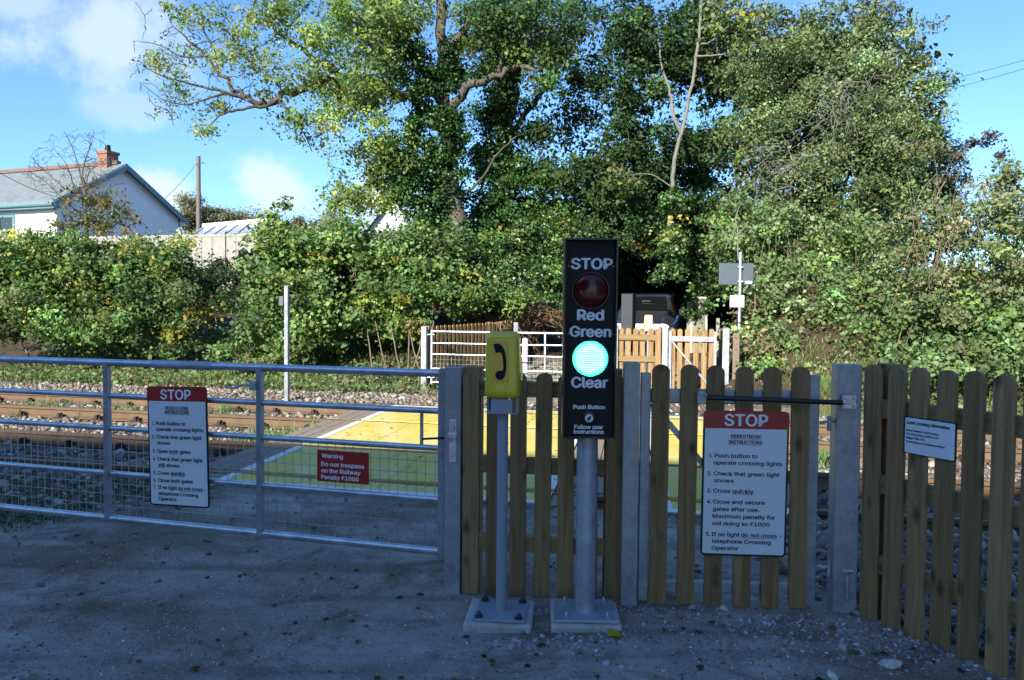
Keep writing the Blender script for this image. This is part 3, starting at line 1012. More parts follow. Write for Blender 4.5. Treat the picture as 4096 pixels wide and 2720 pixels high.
P_LINES = [('STOP', .25, .745, .102, .078, {'head': True, 'bold': 0.045}), ('PEDESTRIAN', .33, .665, .186, .0235, {'u': (0, 10)}), ('INSTRUCTIONS', .30, .69, .226, .0235, {'u': (0, 12)}),
           ('1.', .085, .112, .322, .0265), ('Push button to', .14, .64, .322, .0265), ('operate crossing lights', .13, .93, .371, .0265),
           ('2.', .065, .105, .446, .0265), ('Check that green light', .135, .90, .446, .0265), ('shows', .14, .37, .494, .0265),
           ('3.', .065, .105, .565, .0265), ('Cross quickly', .135, .605, .565, .0265, {'u': (6, 13)}),
           ('4.', .065, .11, .64, .0265), ('Close and secure', .135, .74, .64, .0265), ('gates after use.', .135, .675, .69, .0265), ('Maximum penalty for', .135, .865, .74, .0265), ('not doing so £1000', .135, .80, .79, .0265),
           ('5.', .065, .108, .866, .0265), ('If no light do not cross -', .13, .945, .866, .0265, {'u': (12, 24)}), ('telephone Crossing', .132, .82, .913, .0265), ('Operator', .132, .445, .960, .0265)]
sa = PP.at(2798, 2219, 0.012); sb = PP.at(3140, 2224, 0.012); sc_ = PP.at(2811, 1640, 0.012)
make_sign('pedestrian_instruction_sign', PP.w(sa[0] + .003, sa[1], 0.012), PP.rz, sb[0] - sa[0], sc_[1] - sa[1], P_LINES, 'white sign with red STOP header headed PEDESTRIAN INSTRUCTIONS, on the near picket gate', header=0.122 * (sc_[1] - sa[1]), tilt=radians(.35))

# ------------------------------------------------------------------ right picket fence
A_r = G(3466, 2478); B_r = G(3990, 2700)
RP = Plane(A_r, B_r)
rf = empty('picket_fence', RP.w(0), RP.rz, 'olive wooden picket fence turning towards the viewer, carrying the crossing information sign', 'picket fence', 'wooden picket fences')
us = [RP.at(x, 2000)[0] for x in (3478, 3570, 3665, 3768, 3881, 4000)]
pit = us[-1] - us[-2]
us += [us[-1] + pit * k for k in range(1, 9)]
pk2 = picket_mesh(0.09, 1.262, 0.022, z0=-0.02).build('picket', [WOOD, RUSTNUT], None, bevel=0.002)
picket_row(rf, us, pk2)
for za, zb in ((1.00, 1.092), (0.63, 0.722), (0.235, 0.325)):
    MB().box(-0.03, us[-1] + .1, 0.0225, 0.062, za, zb).build('rail', WOOD_H, rf, bevel=0.003)
MB().box(-0.03, 0.07, 0.0625, 0.16, -0.1, 1.262).build('fence_post', WOOD, rf, bevel=0.004)
MB().box(1.45, 1.55, 0.0625, 0.16, -0.1, 1.262).build('fence_post', WOOD, rf, bevel=0.004)
ia, ib, ic = RP.at(3615, 1811, .01), RP.at(3821, 1850, .01), RP.at(3620, 1664, .01)
make_sign('crossing_information_sign', RP.w(ia[0], ia[1], 0.01), RP.rz, ib[0] - ia[0], ic[1] - ia[1], [('Level crossing information', .055, .885, .19, .085), ('Name: Paradise Level Crossing', .05, .68, .385, .05), ('O.S. Grid reference: SW767 439', .05, .68, .485, .05), ('Mileage: 303m 76ch', .05, .42, .585, .05), ('In emergency use telephone provided', .05, .80, .69, .05)],
          'small white Level crossing information sign screwed to the right picket fence', edge=0.005, r=0.012)


# ------------------------------------------------------------------ telephone, signal
def cone_nut(mb, x, y, z, r=0.014, h=0.03, dome=True):
    M = Matrix.Translation((x, y, z))
    mb.lathe([(r * 1.5, 0), (r * 1.5, 0.004), (r, 0.0045), (r, h * .5), (r * .6, h * .8), (0.0001, h)], 10, M)


def plinth(cx, cy, w, d, h, rz, label):
    mb = MB(); mb.box(-w / 2, w / 2, -d / 2, d / 2, -0.15, h)
    o = mb.build('concrete_plinth', CONC, None, bevel=0.018)
    o.location = (cx, cy, 0); o.rotation_euler = (0, 0, rz)
    return tag(o, label, 'plinth', 'concrete plinths')


TEL = Vector(((2014.5 - CX) / F_S * 3.76, 3.76, 0.0))
SIG = Vector(((2351 - CX) / F_S * 3.75 + .004, 3.76, 0.0))
PH = 0.075
plinth(TEL.x - .005, TEL.y + .02, 0.325, 0.33, 0.036, -0.08, 'chipped concrete plinth under the yellow telephone pole')
plinth(SIG.x + .0, SIG.y + .015, 0.337, 0.33, 0.038, -0.03, 'concrete plinth under the thick pole of the lit signal')


def make_phone():
    root = empty('emergency_telephone', (0, 0, 0), 0, 'yellow telephone box with black handset symbol on grey pole beside the signal', 'telephone', 'crossing telephones')
    MB().lathe([(0.0265, 0.01), (0.0265, 1.07)], 20).build('pole', GREY_PAINT, root, smooth=40)
    MB().box(-0.125, 0.125, -0.135, 0.135, 0.0, 0.012).build('base_plate', GREY_PAINT, root, bevel=0.003)
    first = None
    for bx, by in ((-.095, -.105), (.095, -.105), (-.095, .105), (.095, .105)):
        if first is None:
            mb = MB(); cone_nut(mb, 0, 0, 0); first = mb.build('bolt', RUSTNUT, root, smooth=30); o = first
        else:
            o = first.copy(); C.objects.link(o); o.parent = root
        o.location = (bx, by, 0.0125)
    # bracket: a shallow tray under the housing
    br = MB()
    br.box(-0.072, 0.072, -0.06, 0.07, 0.977, 0.981)
    br.box(-0.052, 0.050, -0.052, -0.048, 0.9815, 1.045)
    br.add([(-0.052, -0.048, 0.982), (-0.072, -0.06, 0.982), (-0.066, 0.06, 1.045), (-0.052, 0.05, 1.045)], [(0, 1, 2, 3)])
    br.box(-0.070, -0.066, -0.04, 0.06, 0.9815, 1.045); br.box(0.066, 0.070, -0.04, 0.06, 0.9815, 1.045)
    br.build('bracket', GREY_PAINT, root)
    # housing: rounded box with a belly on the right side
    W, H, D = 0.166, 0.318, 0.13
    ho = MB(); n = 18
    zs = np.linspace(0, H, n)
    ring = roundrect(W, D, 0.022, 5, -W / 2, -D / 2)
    vv = []
    for i, z in enumerate(zs):
        q = z / H
        ins = 0.0
        e = min(z, H - z)
        if e < 0.016: ins = 0.016 - sqrt(max(0, 0.016 ** 2 - (0.016 - e) ** 2))
        belly = 0.010 * max(0, 1 - ((q - .42) / .26) ** 2)
        tap = -0.004 * (q) + 0.0
        for x, y in ring:
            k = (W / 2 - ins + tap) / (W / 2)
            xx = x * k
            if x > W / 2 - .023 and y > -D / 2 + 0.03: xx += belly
            vv.append((xx, y * (D / 2 - ins) / (D / 2), 1.0485 + z))
    m = len(ring); ff = []
    for i in range(n - 1):
        for k in range(m):
            ff.append((i * m + k, i * m + (k + 1) % m, (i + 1) * m + (k + 1) % m, (i + 1) * m + k))
    ff.append(tuple(range(m))[::-1]); ff.append(tuple((n - 1) * m + k for k in range(m)))
    hs = ho.add(vv, ff).build('housing', PHONE_Y, root, smooth=50)
    bp = MB(); bp.box(-0.066, 0.066, 0.0655, 0.075, 1.06, 1.357); bp.build('back_plate', WHITE_PVC, root, bevel=0.004)
    # amber panel and handset, from the photograph's outline: pixels -> panel metres
    sc = 1 / 1457.0

    def q(zx, zy): return ((zx - 1126) * sc, 1.0485 + H - (zy - 700) * H / 468.0)
    x0, z1 = q(1056, 760); x1, z0 = q(1175, 1055)
    pn = MB().box(x0, x1, -D / 2 - 0.0012, -D / 2 + .002, z0, z1).build('symbol_panel', PHONE_A, root)
    pts = [(1066, 788), (1080, 781), (1098, 779), (1118, 788), (1136, 808), (1150, 845), (1158, 900), (1156, 960), (1148, 1006), (1136, 1026), (1118, 1034), (1100, 1031), (1084, 1016), (1081, 1000), (1086, 982), (1103, 968), (1122, 971), (1133, 966), (1137, 950), (1134, 895), (1127, 855), (1116, 842), (1103, 841), (1090, 848), (1083, 846)]
    MB().prism([q(*p) for p in pts][::-1], -D / 2 - 0.0032, -D / 2 - .0014).build('handset_symbol', PHONE_SYM, pn)
    return root


phone = make_phone()
phone.location = (TEL.x, TEL.y, 0.038)
phone.rotation_euler = (0, 0, radians(-6))


def make_signal():
    root = empty('crossing_signal', (0, 0, 0), 0, 'tall black crossing signal with its green Clear lamp lit, on a thick grey pole', 'crossing signal', 'crossing signals')
    MB().lathe([(0.049, 0.01), (0.049, 1.0)], 28).build('pole', GALV_D, root, smooth=40)
    MB().box(-0.15, 0.15, -0.14, 0.14, 0.0, 0.014).build('base_plate', GALV_D, root, bevel=0.003)
    first = None
    for bx, by in ((-.095, -.10), (.10, -.10), (-.095, .10), (.10, .10)):
        if first is None:
            mb = MB(); cone_nut(mb, 0, 0, 0, .009, .028); first = mb.build('bolt', GALV_D, root, smooth=30); o = first
        else:
            o = first.copy(); C.objects.link(o); o.parent = root
        o.location = (bx, by, 0.0145)
    W, z0, H = 0.250, 0.867, 0.940
    yf = -0.085
    hb = MB(); hb.box(-W / 2 + .003, W / 2 - .003, yf + 0.012, 0.058, z0 + .003, z0 + H - .003)
    hb.build('housing', BLACK, root, bevel=0.006)
    rim = MB(); d = 0.055
    rim.box(-W / 2, -W / 2 + .009, yf - d + .02, 0.03, z0, z0 + H); rim.box(W / 2 - .009, W / 2, yf - d + .02, 0.03, z0, z0 + H)
    rim.box(-W / 2 + .009, W / 2 - .009, yf - d + .02, 0.03, z0 + H - .010, z0 + H)
    rim.box(-W / 2 + .009, W / 2 - .009, yf - .004, 0.03, z0, z0 + .008)
    rim.build('visor_rim', BLACK_RIM, root, bevel=0.002)
    bk = MB(); bk.box(-W / 2 + .012, W / 2 - .012, 0.059, 0.068, z0 + .02, z0 + H - .02); bk.build('back_cover', mat_plain('cover_grey', (.028, .033, .039), rough=.55), root, bevel=0.003)
    # zoom pixel -> local
    kx = W / 372.0; kz = H / 1404.0

    def q(zx, zy): return ((zx - (1720 - (zy - 70) * 0.0060)) * kx, z0 + H - (zy - 70) * kz)
    fy = yf + 0.011
    tx = MB()

    def tl(s, x0, x1, yb, cap, bold=.065):
        a = q(x0, yb); b = q(x1, yb)
        text_line(tx, s, a[0], a[1], cap * kz, b[0] - a[0], y=fy, bold=bold)
    tl('STOP', 1587, 1870, 280, 73); tl('Red', 1632, 1812, 640, 72); tl('Green', 1580, 1864, 757, 72); tl('Clear', 1593, 1843, 1117, 73)
    tl('Push Button', 1606, 1827, 1269, 28); tl('Follow user', 1614, 1815, 1411, 28); tl('instructions', 1609, 1820, 1445, 27)
    tx.build('lettering', LETTER_W, root)
    for nm, mat, zy, bul in (('red_lens', RED_L, 433, 0.022), ('green_lens', GREEN_L, 912, 0.012)):
        x, z = q(1722, zy); r = 125 * kx
        prof = [(r, 0)] + [(r * cos(a), bul * sin(a)) for a in np.linspace(0, pi / 2 - .01, 7)][1:] + [(0.00001, bul)]
        M = Matrix.Rotation(pi / 2, 4, 'X')
        o = MB().lathe(prof, 40, M).build(nm, mat, root, smooth=60)
        o.location = (x, yf + .0115, z)
        rg = MB()
        ring = [(r * 1.0, .0), (r * 1.035, 0.0), (r * 1.035, .006), (r * 1.0, .006)]
        rg.lathe(ring + [ring[0]], 40, M)
        e = rg.build('bezel', BLACK_RIM, o, smooth=40)
    x, z = q(1716, 1334)
    M = Matrix.Rotation(pi / 2, 4, 'X')
    pb = MB().lathe([(52 * kx, 0), (52 * kx, .006), (44 * kx, .010), (31 * kx, .010), (31 * kx, .004), (.0001, .004)], 32, M).build('push_button', BLACK_RIM, root, smooth=40)
    pb.location = (x, yf + .0115, z)
    MB().lathe([(28 * kx, .0042), (28 * kx, .009), (20 * kx, .012), (.0001, .012)], 28, M).build('button_cap', LETTER_W, pb, smooth=40)
    hand = [(-16, -12), (-6, -18), (6, -8), (12, 4), (16, 16), (4, 18), (-2, 10), (-12, 2)]
    MB().prism([(a * kx, b * kx) for a, b in hand], -.0138, -.0122).build('button_symbol', LETTER_B, pb)
    scr = None
    for zx, zy in ((1568, 262), (1880, 262), (1566, 738), (1876, 738)):
        xx, zz = q(zx, zy)
        if scr is None: scr = o = MB().lathe([(.003, 0), (.003, .003), (.0001, .004)], 8, M).build('screw', GALV_B, root)
        else: o = scr.copy(); C.objects.link(o)
        o.location = (xx, yf + .0115, zz)
    tab = MB(); tab.box(-.10, -.05, -.06, .02, z0 - .010, z0 + .0); tab.box(.05, .10, -.06, .02, z0 - .010, z0 + .0); tab.build('mount_tab', BLACK_RIM, root)
    return root


signal = make_signal()
signal.location = (SIG.x, SIG.y, 0.040)
signal.rotation_euler = (0, 0, radians(-1.5))
# ------------------------------------------------------------------ far side of the crossing
A_f = G(1697, 1561)
FF = Plane(A_f, A_f + RU)
far_z = 0.0


def FW(sx, off=0.0):
    """u along the far fence line at a photo column"""
    return FF.at(sx, 1350)[0]


steel_post(FF.w(0), FF.rz, 0.105, 1.21, 'galvanised square post at the left end of the far field gate')
fg = empty('field_gate', FF.w(0), FF.rz, 'far sunlit galvanised five bar gate with wire mesh behind the telephone', 'field gate', 'galvanised field gates')
ug0, ug1 = FW(1727), FW(2440)
fg.location = FF.w(ug1)
zs_far = [1.12, 0.90, 0.69, 0.42, 0.16]
gate_parts(fg, ug0 - ug1, [FW(2181) - ug1, FW(1960) - ug1], zs_far, mesh_w=(0.075, 0.085))
hh = MB(); hh.tube([(ug0 - ug1 - .09, 0, 1.06), (ug0 - ug1 + .05, 0, 1.06)], .014, 8); hh.tube([(ug0 - ug1 - .09, 0, .25), (ug0 - ug1 + .05, 0, .25)], .014, 8)
hh.build('hinge', GALV_B, fg, smooth=50)
steel_post(FF.w(FW(2462)), FF.rz, 0.10, 1.23, 'galvanised square post at the far gate, mostly hidden behind the black signal')

# far centre fence: rails towards the viewer
ff1 = empty('picket_fence', FF.w(FW(2466)), FF.rz, 'short sunlit orange picket fence beyond the crossing, right of the black signal', 'picket fence', 'wooden picket fences')
us = [FW(x) - FW(2466) for x in (2483, 2512, 2541, 2570, 2602)]
pk3 = picket_mesh(0.09, 1.235, 0.022).build('picket', [WOOD, RUSTNUT], None)
picket_row(ff1, us, pk3, y=0.04)
for za, zb in ((1.02, 1.12), (0.64, 0.74), (0.23, 0.33)):
    MB().box(0.0, us[-1] + .10, 0.0, 0.038, za, zb).build('rail', WOOD_H, ff1)
pu = FW(2633) - FW(2466)
MB().box(pu - .05, pu + .05, -0.03, 0.06, -.1, 1.23).build('fence_post', WOOD, ff1, bevel=.004)

# far pedestrian gate, frame towards the viewer
steel_post(FF.w(FW(2661)), FF.rz, 0.10, 1.25, 'galvanised post at the left side of the far pedestrian gate')
steel_post(FF.w(FW(2904)), FF.rz, 0.115, 1.25, 'galvanised post at the right side of the far pedestrian gate')
pg2 = empty('pedestrian_gate', FF.w(FW(2862) + .02), FF.rz + pi, 'far sunlit picket gate with a diagonal steel brace, beyond the near picket gate', 'pedestrian gate', 'pedestrian picket gates')
Wg = FW(2862) - FW(2676)
us = [FW(2862) + .02 - FW(x) for x in (2692, 2721, 2752, 2784, 2817, 2847)]
ped_gate_build(pg2, Wg + .02, 0, us, 1.19, ((1.01, 1.10), (.11, .18)), 1.235, flip=True)
# fence running away on the right of the far gate
a = FF.w(FW(2876), 0, -0.35); b = FF.w(FW(2945), 0, -1.2)
rr = Plane(Vector((FF.w(FW(2886)).x, FF.w(FW(2886)).y + .12, 0)), Vector((FF.w(FW(2925)).x + .50, FF.w(FW(2925)).y + 2.0, 0)))
ff2 = empty('picket_fence', rr.w(0), rr.rz, 'picket fence running back from the right post of the far pedestrian gate', 'picket fence', 'wooden picket fences')
pk4 = picket_mesh(0.09, 1.235, 0.022).build('picket', [WOOD, RUSTNUT], None)
picket_row(ff2, [0.16 + .125 * k for k in range(14)], pk4)
for za, zb in ((1.02, 1.12), (0.64, 0.74), (.23, .33)):
    MB().box(0.0, 1.9, 0.0225, 0.06, za, zb).build('rail', WOOD_H, ff2)
wp = MB().box(-.065, .065, -.055, .055, -.1, 1.17).build('fence_post', TIMBER, ff2, bevel=.004); wp.location = (.05, -.28, 0)  # darker timber colour stands in for this post's shaded side


# far left fence in two straight lengths, going away behind the far gate
def fence_run(A, B, n, label, zA, zB, h=1.22):
    pl = Plane(A, B)
    L = (Vector((B.x, B.y, 0)) - Vector((A.x, A.y, 0))).length
    r = empty('picket_fence', pl.w(0), pl.rz, label, 'picket fence', 'wooden picket fences')
    pk = picket_mesh(0.072, h, 0.022).build('picket', [WOOD, RUSTNUT], None)
    zf = lambda u: zA + (zB - zA) * u / L
    picket_row(r, [L * (k + .5) / n for k in range(n)], pk, zf=zf)
    for q in (.22, .62, 1.0):
        MB().beam((0, .045, q + zA), (L, .045, q + zB), .04, .09).build('rail', WOOD_H, r)
    for k in (0, 1):
        u = .05 + k * (L - .1)
        MB().box(u - .05, u + .05, .066, .16, -.2 + zf(u), h + zf(u)).build('fence_post', WOOD, r)
    return r


F0 = FF.w(0.10, 0, -.12)
F1 = Vector((-0.36, 16.7, 0)); F2 = Vector((0.36, 20.4, 0))
fence_run(F0, F1, 17, 'sunlit picket fence slanting away behind the left half of the far field gate', 0.0, 0.06)
fence_run(F1, F2, 28, 'shaded end length of the picket fence behind the telephone top', 0.06, 0.14)

# far telephone and far signal: the same as the near ones, seen from behind
ph2 = copy_tree(phone)
q = P(2594, 1290, 15.0)
ph2.location = (q.x, 15.0, 0.10); ph2.rotation_euler = (0, 0, pi - radians(8))
ph2['label'] = 'far telephone seen from behind, white back plate with yellow edge, above the orange picket fence'
sg2 = copy_tree(signal)
q = P(2511, 1290, 15.4)
sg2.location = (q.x, 15.4, 0.08); sg2.rotation_euler = (0, 0, pi - radians(28))
sg2['label'] = 'grey back of the far crossing signal standing in front of the dark car'
for s_, w_, lab in ((ph2, .32, 'small concrete plinth under the far telephone'), (sg2, .36, 'concrete plinth under the far signal')):
    plinth(s_.location.x, s_.location.y, w_, .36, s_.location.z - .003, 0, lab)

# sign pole beyond the far gate
pp = P(2955, 1400, 14.3)
pole = empty('sign_pole', (pp.x, pp.y, 0), -0.1, 'slim grey pole beyond the far pedestrian gate carrying a dark back board', 'sign pole')
pole_h = P(2954, 1008, 14.3).z
MB().lathe([(.03, 0), (.03, pole_h - .01), (.022, pole_h)], 14).build('pole', GALV, pole, smooth=40)
bx0, bx1 = P(2879, 1095, 14.3).x - pp.x, P(3015, 1095, 14.3).x - pp.x
bz0, bz1 = P(2950, 1140, 14.3).z, P(2950, 1052, 14.3).z
bd = MB(); bd.box(bx0, bx1, .036, .075, bz0, bz1); bd.build('back_board', mat_plain('board_back_grey', (.065, .095, .115), rough=.5), pole, bevel=.012)
cl = MB(); cl.box(-.045, .045, -.036, .034, bz0 + .05, bz0 + .08); cl.box(-.045, .045, -.036, .034, bz1 - .09, bz1 - .06); cl.build('clamp', GALV_B, pole, bevel=.003)
lb_ = MB().box(bx1 - .15, bx1 - .03, .0325, .0355, bz0 + .03, bz0 + .075).build('maker_label', WHITE_PVC, pole)
s0, s1 = P(2919, 1229, 14.25), P(2979, 1181, 14.25)
make_sign('gate_reminder_sign', (s0.x, pp.y - .036, s0.z), -0.0, s1.x - s0.x, s1.z - s0.z, [('Have you', .22, .75, .30, .13), ('closed', .32, .65, .56, .13), ('the gates?', .18, .80, .84, .13)], 'small white sign asking about closing the gates, on the slim far pole', edge=0.004, r=.015, ink=mat_plain('faded_ink', (.25, .33, .42)))

# lineside post on the left
lp0 = G(1148, 1605)
lpo = empty('lineside_post', lp0, -.24, 'slim grey steel post with a small box standing beside the far track', 'lineside post')
hp = P(1151, 1143, lp0.y).z
MB().box(-.033, .033, -.033, .033, -.2, hp).build('post', GALV, lpo, bevel=.004)
z0, z1 = P(1133, 1221, lp0.y).z, P(1133, 1185, lp0.y).z
MB().box(-.115, -.0335, -.06, .02, z0, z1).build('box', mat_plain('grey_box', (.10, .12, .15)), lpo, bevel=.005)


# smaller far posts
def small_post(name, sx, sy_top, Y, w, zb, mat, label, dome=False, cat='marker post'):
    q = P(sx, sy_top, Y)
    mb = MB()
    if dome:
        r = w / 2; h = q.z - zb
        mb.lathe([(r, -.2), (r, h - r * .6), (r * .8, h - r * .2), (r * .4, h - .01), (.0001, h)], 16)
        o = mb.build(name, mat, None, smooth=40)
    else:
        mb.box(-w / 2, w / 2, -w / 2, w / 2, -.2, q.z - zb)
        o = mb.build(name, mat, None, bevel=.008)
    o.location = (q.x, q.y, zb)
    return tag(o, label, cat)


small_post('marker_post', 2101, 1351, 15.6, .115, 0.03, WHITE_PVC, 'round topped white post behind the far gate, right of the telephone', dome=True)
small_post('gate_post', 2064, 1289, 17.0, .10, .05, GALV, 'galvanised post top showing above the yellow telephone', cat='gate post')
small_post('concrete_post', 2108, 1257, 20.9, .085, .16, CONC_L, 'thin concrete post at the far end of the shaded picket fence', cat='concrete post')
small_post('concrete_post', 2156, 1255, 21.3, .075, .2, CONC_L, 'pale thin concrete post among dead brambles left of the black signal', cat='concrete post')
small_post('concrete_post', 2872, 1273, 15.6, .06, .3, CONC_L, 'pointed grey post behind the far pedestrian gate', cat='concrete post')

# old gate pier
q = P(2790, 1181, 20.5)
pier = empty('gate_pier', (q.x, q.y, 0), .1, 'old mossy stone gate pier with pale edges beside the dark lane', 'gate pier')
zb = tz(q.x, q.y)
hq = q.z
MB().box(-.17, .17, -.16, .16, -.2, hq - .12).build('shaft', mat_plain('pier_stone', (.26, .25, .19), var=.3, vscale=5, rough=.9, bump=.4, stain=((.06, .075, .03), 2.5, .45, .6, .8)), pier, bevel=.02)
MB().box(-.225, -.172, -.17, .17, -.2, hq - .2).box(.172, .225, -.17, .17, -.2, hq - .22).build('edge_stone', mat_plain('limewash_stone', (.55, .54, .48), var=.15), pier, bevel=.012)
cp = MB().box(-.2, .2, -.19, .19, hq - .119, hq - .04).build('cap', CONC, pier, bevel=.03)


# ------------------------------------------------------------------ car in the lane
def make_car():
    root = empty('parked_car', (0, 0, 0), 0, 'dark car facing the gates in the shade of the lane', 'car')
    st = [(-.02, .30, .50, .62, .60, .55), (.04, .24, .62, .76, .74, .68), (.35, .22, .70, .86, .82, .70), (1.05, .22, .78, .97, .86, .70), (1.12, .22, .80, 1.02, .865, .70), (1.75, .22, .86, 1.42, .87, .60), (2.3, .22, .90, 1.49, .87, .60), (3.3, .22, .92, 1.46, .87, .58), (3.85, .24, .92, 1.18, .84, .60), (4.02, .26, .90, .98, .80, .66), (4.08, .34, .70, .78, .74, .62)]
    mb = MB(); v = []; f = []
    for y, zl, zbel, zt, wb, wt in st:
        ring = [(-wb * .96, zl), (-wb, zl + .18), (-wb, zbel), (-wt, zt - .03), (-wt * .8, zt), (wt * .8, zt), (wt, zt - .03), (wb, zbel), (wb, zl + .18), (wb * .96, zl)]
        v += [(x, y, z) for x, z in ring]
    n = 10
    for i in range(len(st) - 1):
        for k in range(n):
            f.append((i * n + k, (i + 1) * n + k, (i + 1) * n + (k + 1) % n, i * n + (k + 1) % n))
    f.append(tuple(range(n))); f.append(tuple((len(st) - 1) * n + k for k in range(n))[::-1])
    body = mb.add(v, f).build('body', CAR_M, root, smooth=45)
    # glass panes, a little proud of the shell
    MB().add([(-.60, 1.16, 1.05), (.60, 1.16, 1.05), (.50, 1.71, 1.405), (-.50, 1.71, 1.405)], [(0, 1, 2, 3)], Matrix.Translation((0, -.02, .015))).build('windscreen', CAR_GLASS, root)
    for s in (-1, 1):
        sw = MB()
        pts = [(.872, 1.45, .93), (.672, 1.85, 1.375), (.640, 2.55, 1.42), (.872, 2.55, .93)]
        pts2 = [(.872, 2.62, .93), (.640, 2.62, 1.42), (.635, 3.2, 1.38), (.872, 3.5, .95)]
        for p in (pts, pts2):
            pp_ = [(s * (a + .006), b, c) for a, b, c in p]
            sw.add(pp_, [(0, 1, 2, 3)] if s < 0 else [(3, 2, 1, 0)])
        sw.build('side_window', CAR_GLASS, root)
        mm = MB(); mm.lathe([(.0001, -.05), (.07, -.04), (.085, 0), (.07, .04), (.0001, .05)], 12, Matrix.Translation((s * .98, 1.38, 1.02)) @ Matrix.Rotation(pi / 2, 4, 'Y') @ Matrix.Diagonal((.8, 1, 1.3, 1)))
        mo = mm.build('wing_mirror', CAR_M, root, smooth=60)
        MB().box(s * .98 - .08, s * .98 + .08, 1.27, 1.285, .955, 1.095).build('mirror_glint', WHITE_PVC, mo, bevel=.01)  # white plate stands in for the bright highlight on the mirror
        hl = MB(); hl.lathe([(.0001, -.03), (.10, -.02), (.12, .02), (.0001, .05)], 14, Matrix.Translation((s * .60, .06, .68)) @ Matrix.Rotation(pi / 2, 4, 'X') @ Matrix.Diagonal((1.3, .7, 1, 1)))
        hl.build('headlight', LAMP, root, smooth=60)
        for y in (.82, 3.35):
            M = Matrix.Translation((s * .80, y, .31)) @ Matrix.Rotation(pi / 2, 4, 'Y')
            wh = MB().lathe([(.20, -.09), (.30, -.09), (.31, -.06), (.31, .06), (.30, .09), (.20, .09)], 24, M).build('wheel', TYRE, root, smooth=40)
            MB().lathe([(.0001, .05 * s), (.06, .07 * s), (.19, .06 * s), (.20, .0)], 20, M).build('rim', CHROME, wh, smooth=40)
    MB().box(-.4, .4, -.06, -.03, .36, .50).build('grille', BLACK_RIM, root, bevel=.01)
    MB().box(-.12, .12, 1.42, 1.44, 1.27, 1.31).build('rear_view_mirror', BLACK_RIM, root, bevel=.01)
    return root


car = make_car()
q = P(2585, 1300, 18.4)
zc = tz(q.x, 19.5) + 0.02
car.location = (3.25, 20.0, 0.47); car.rotation_euler = (radians(2.5), 0, radians(-17))


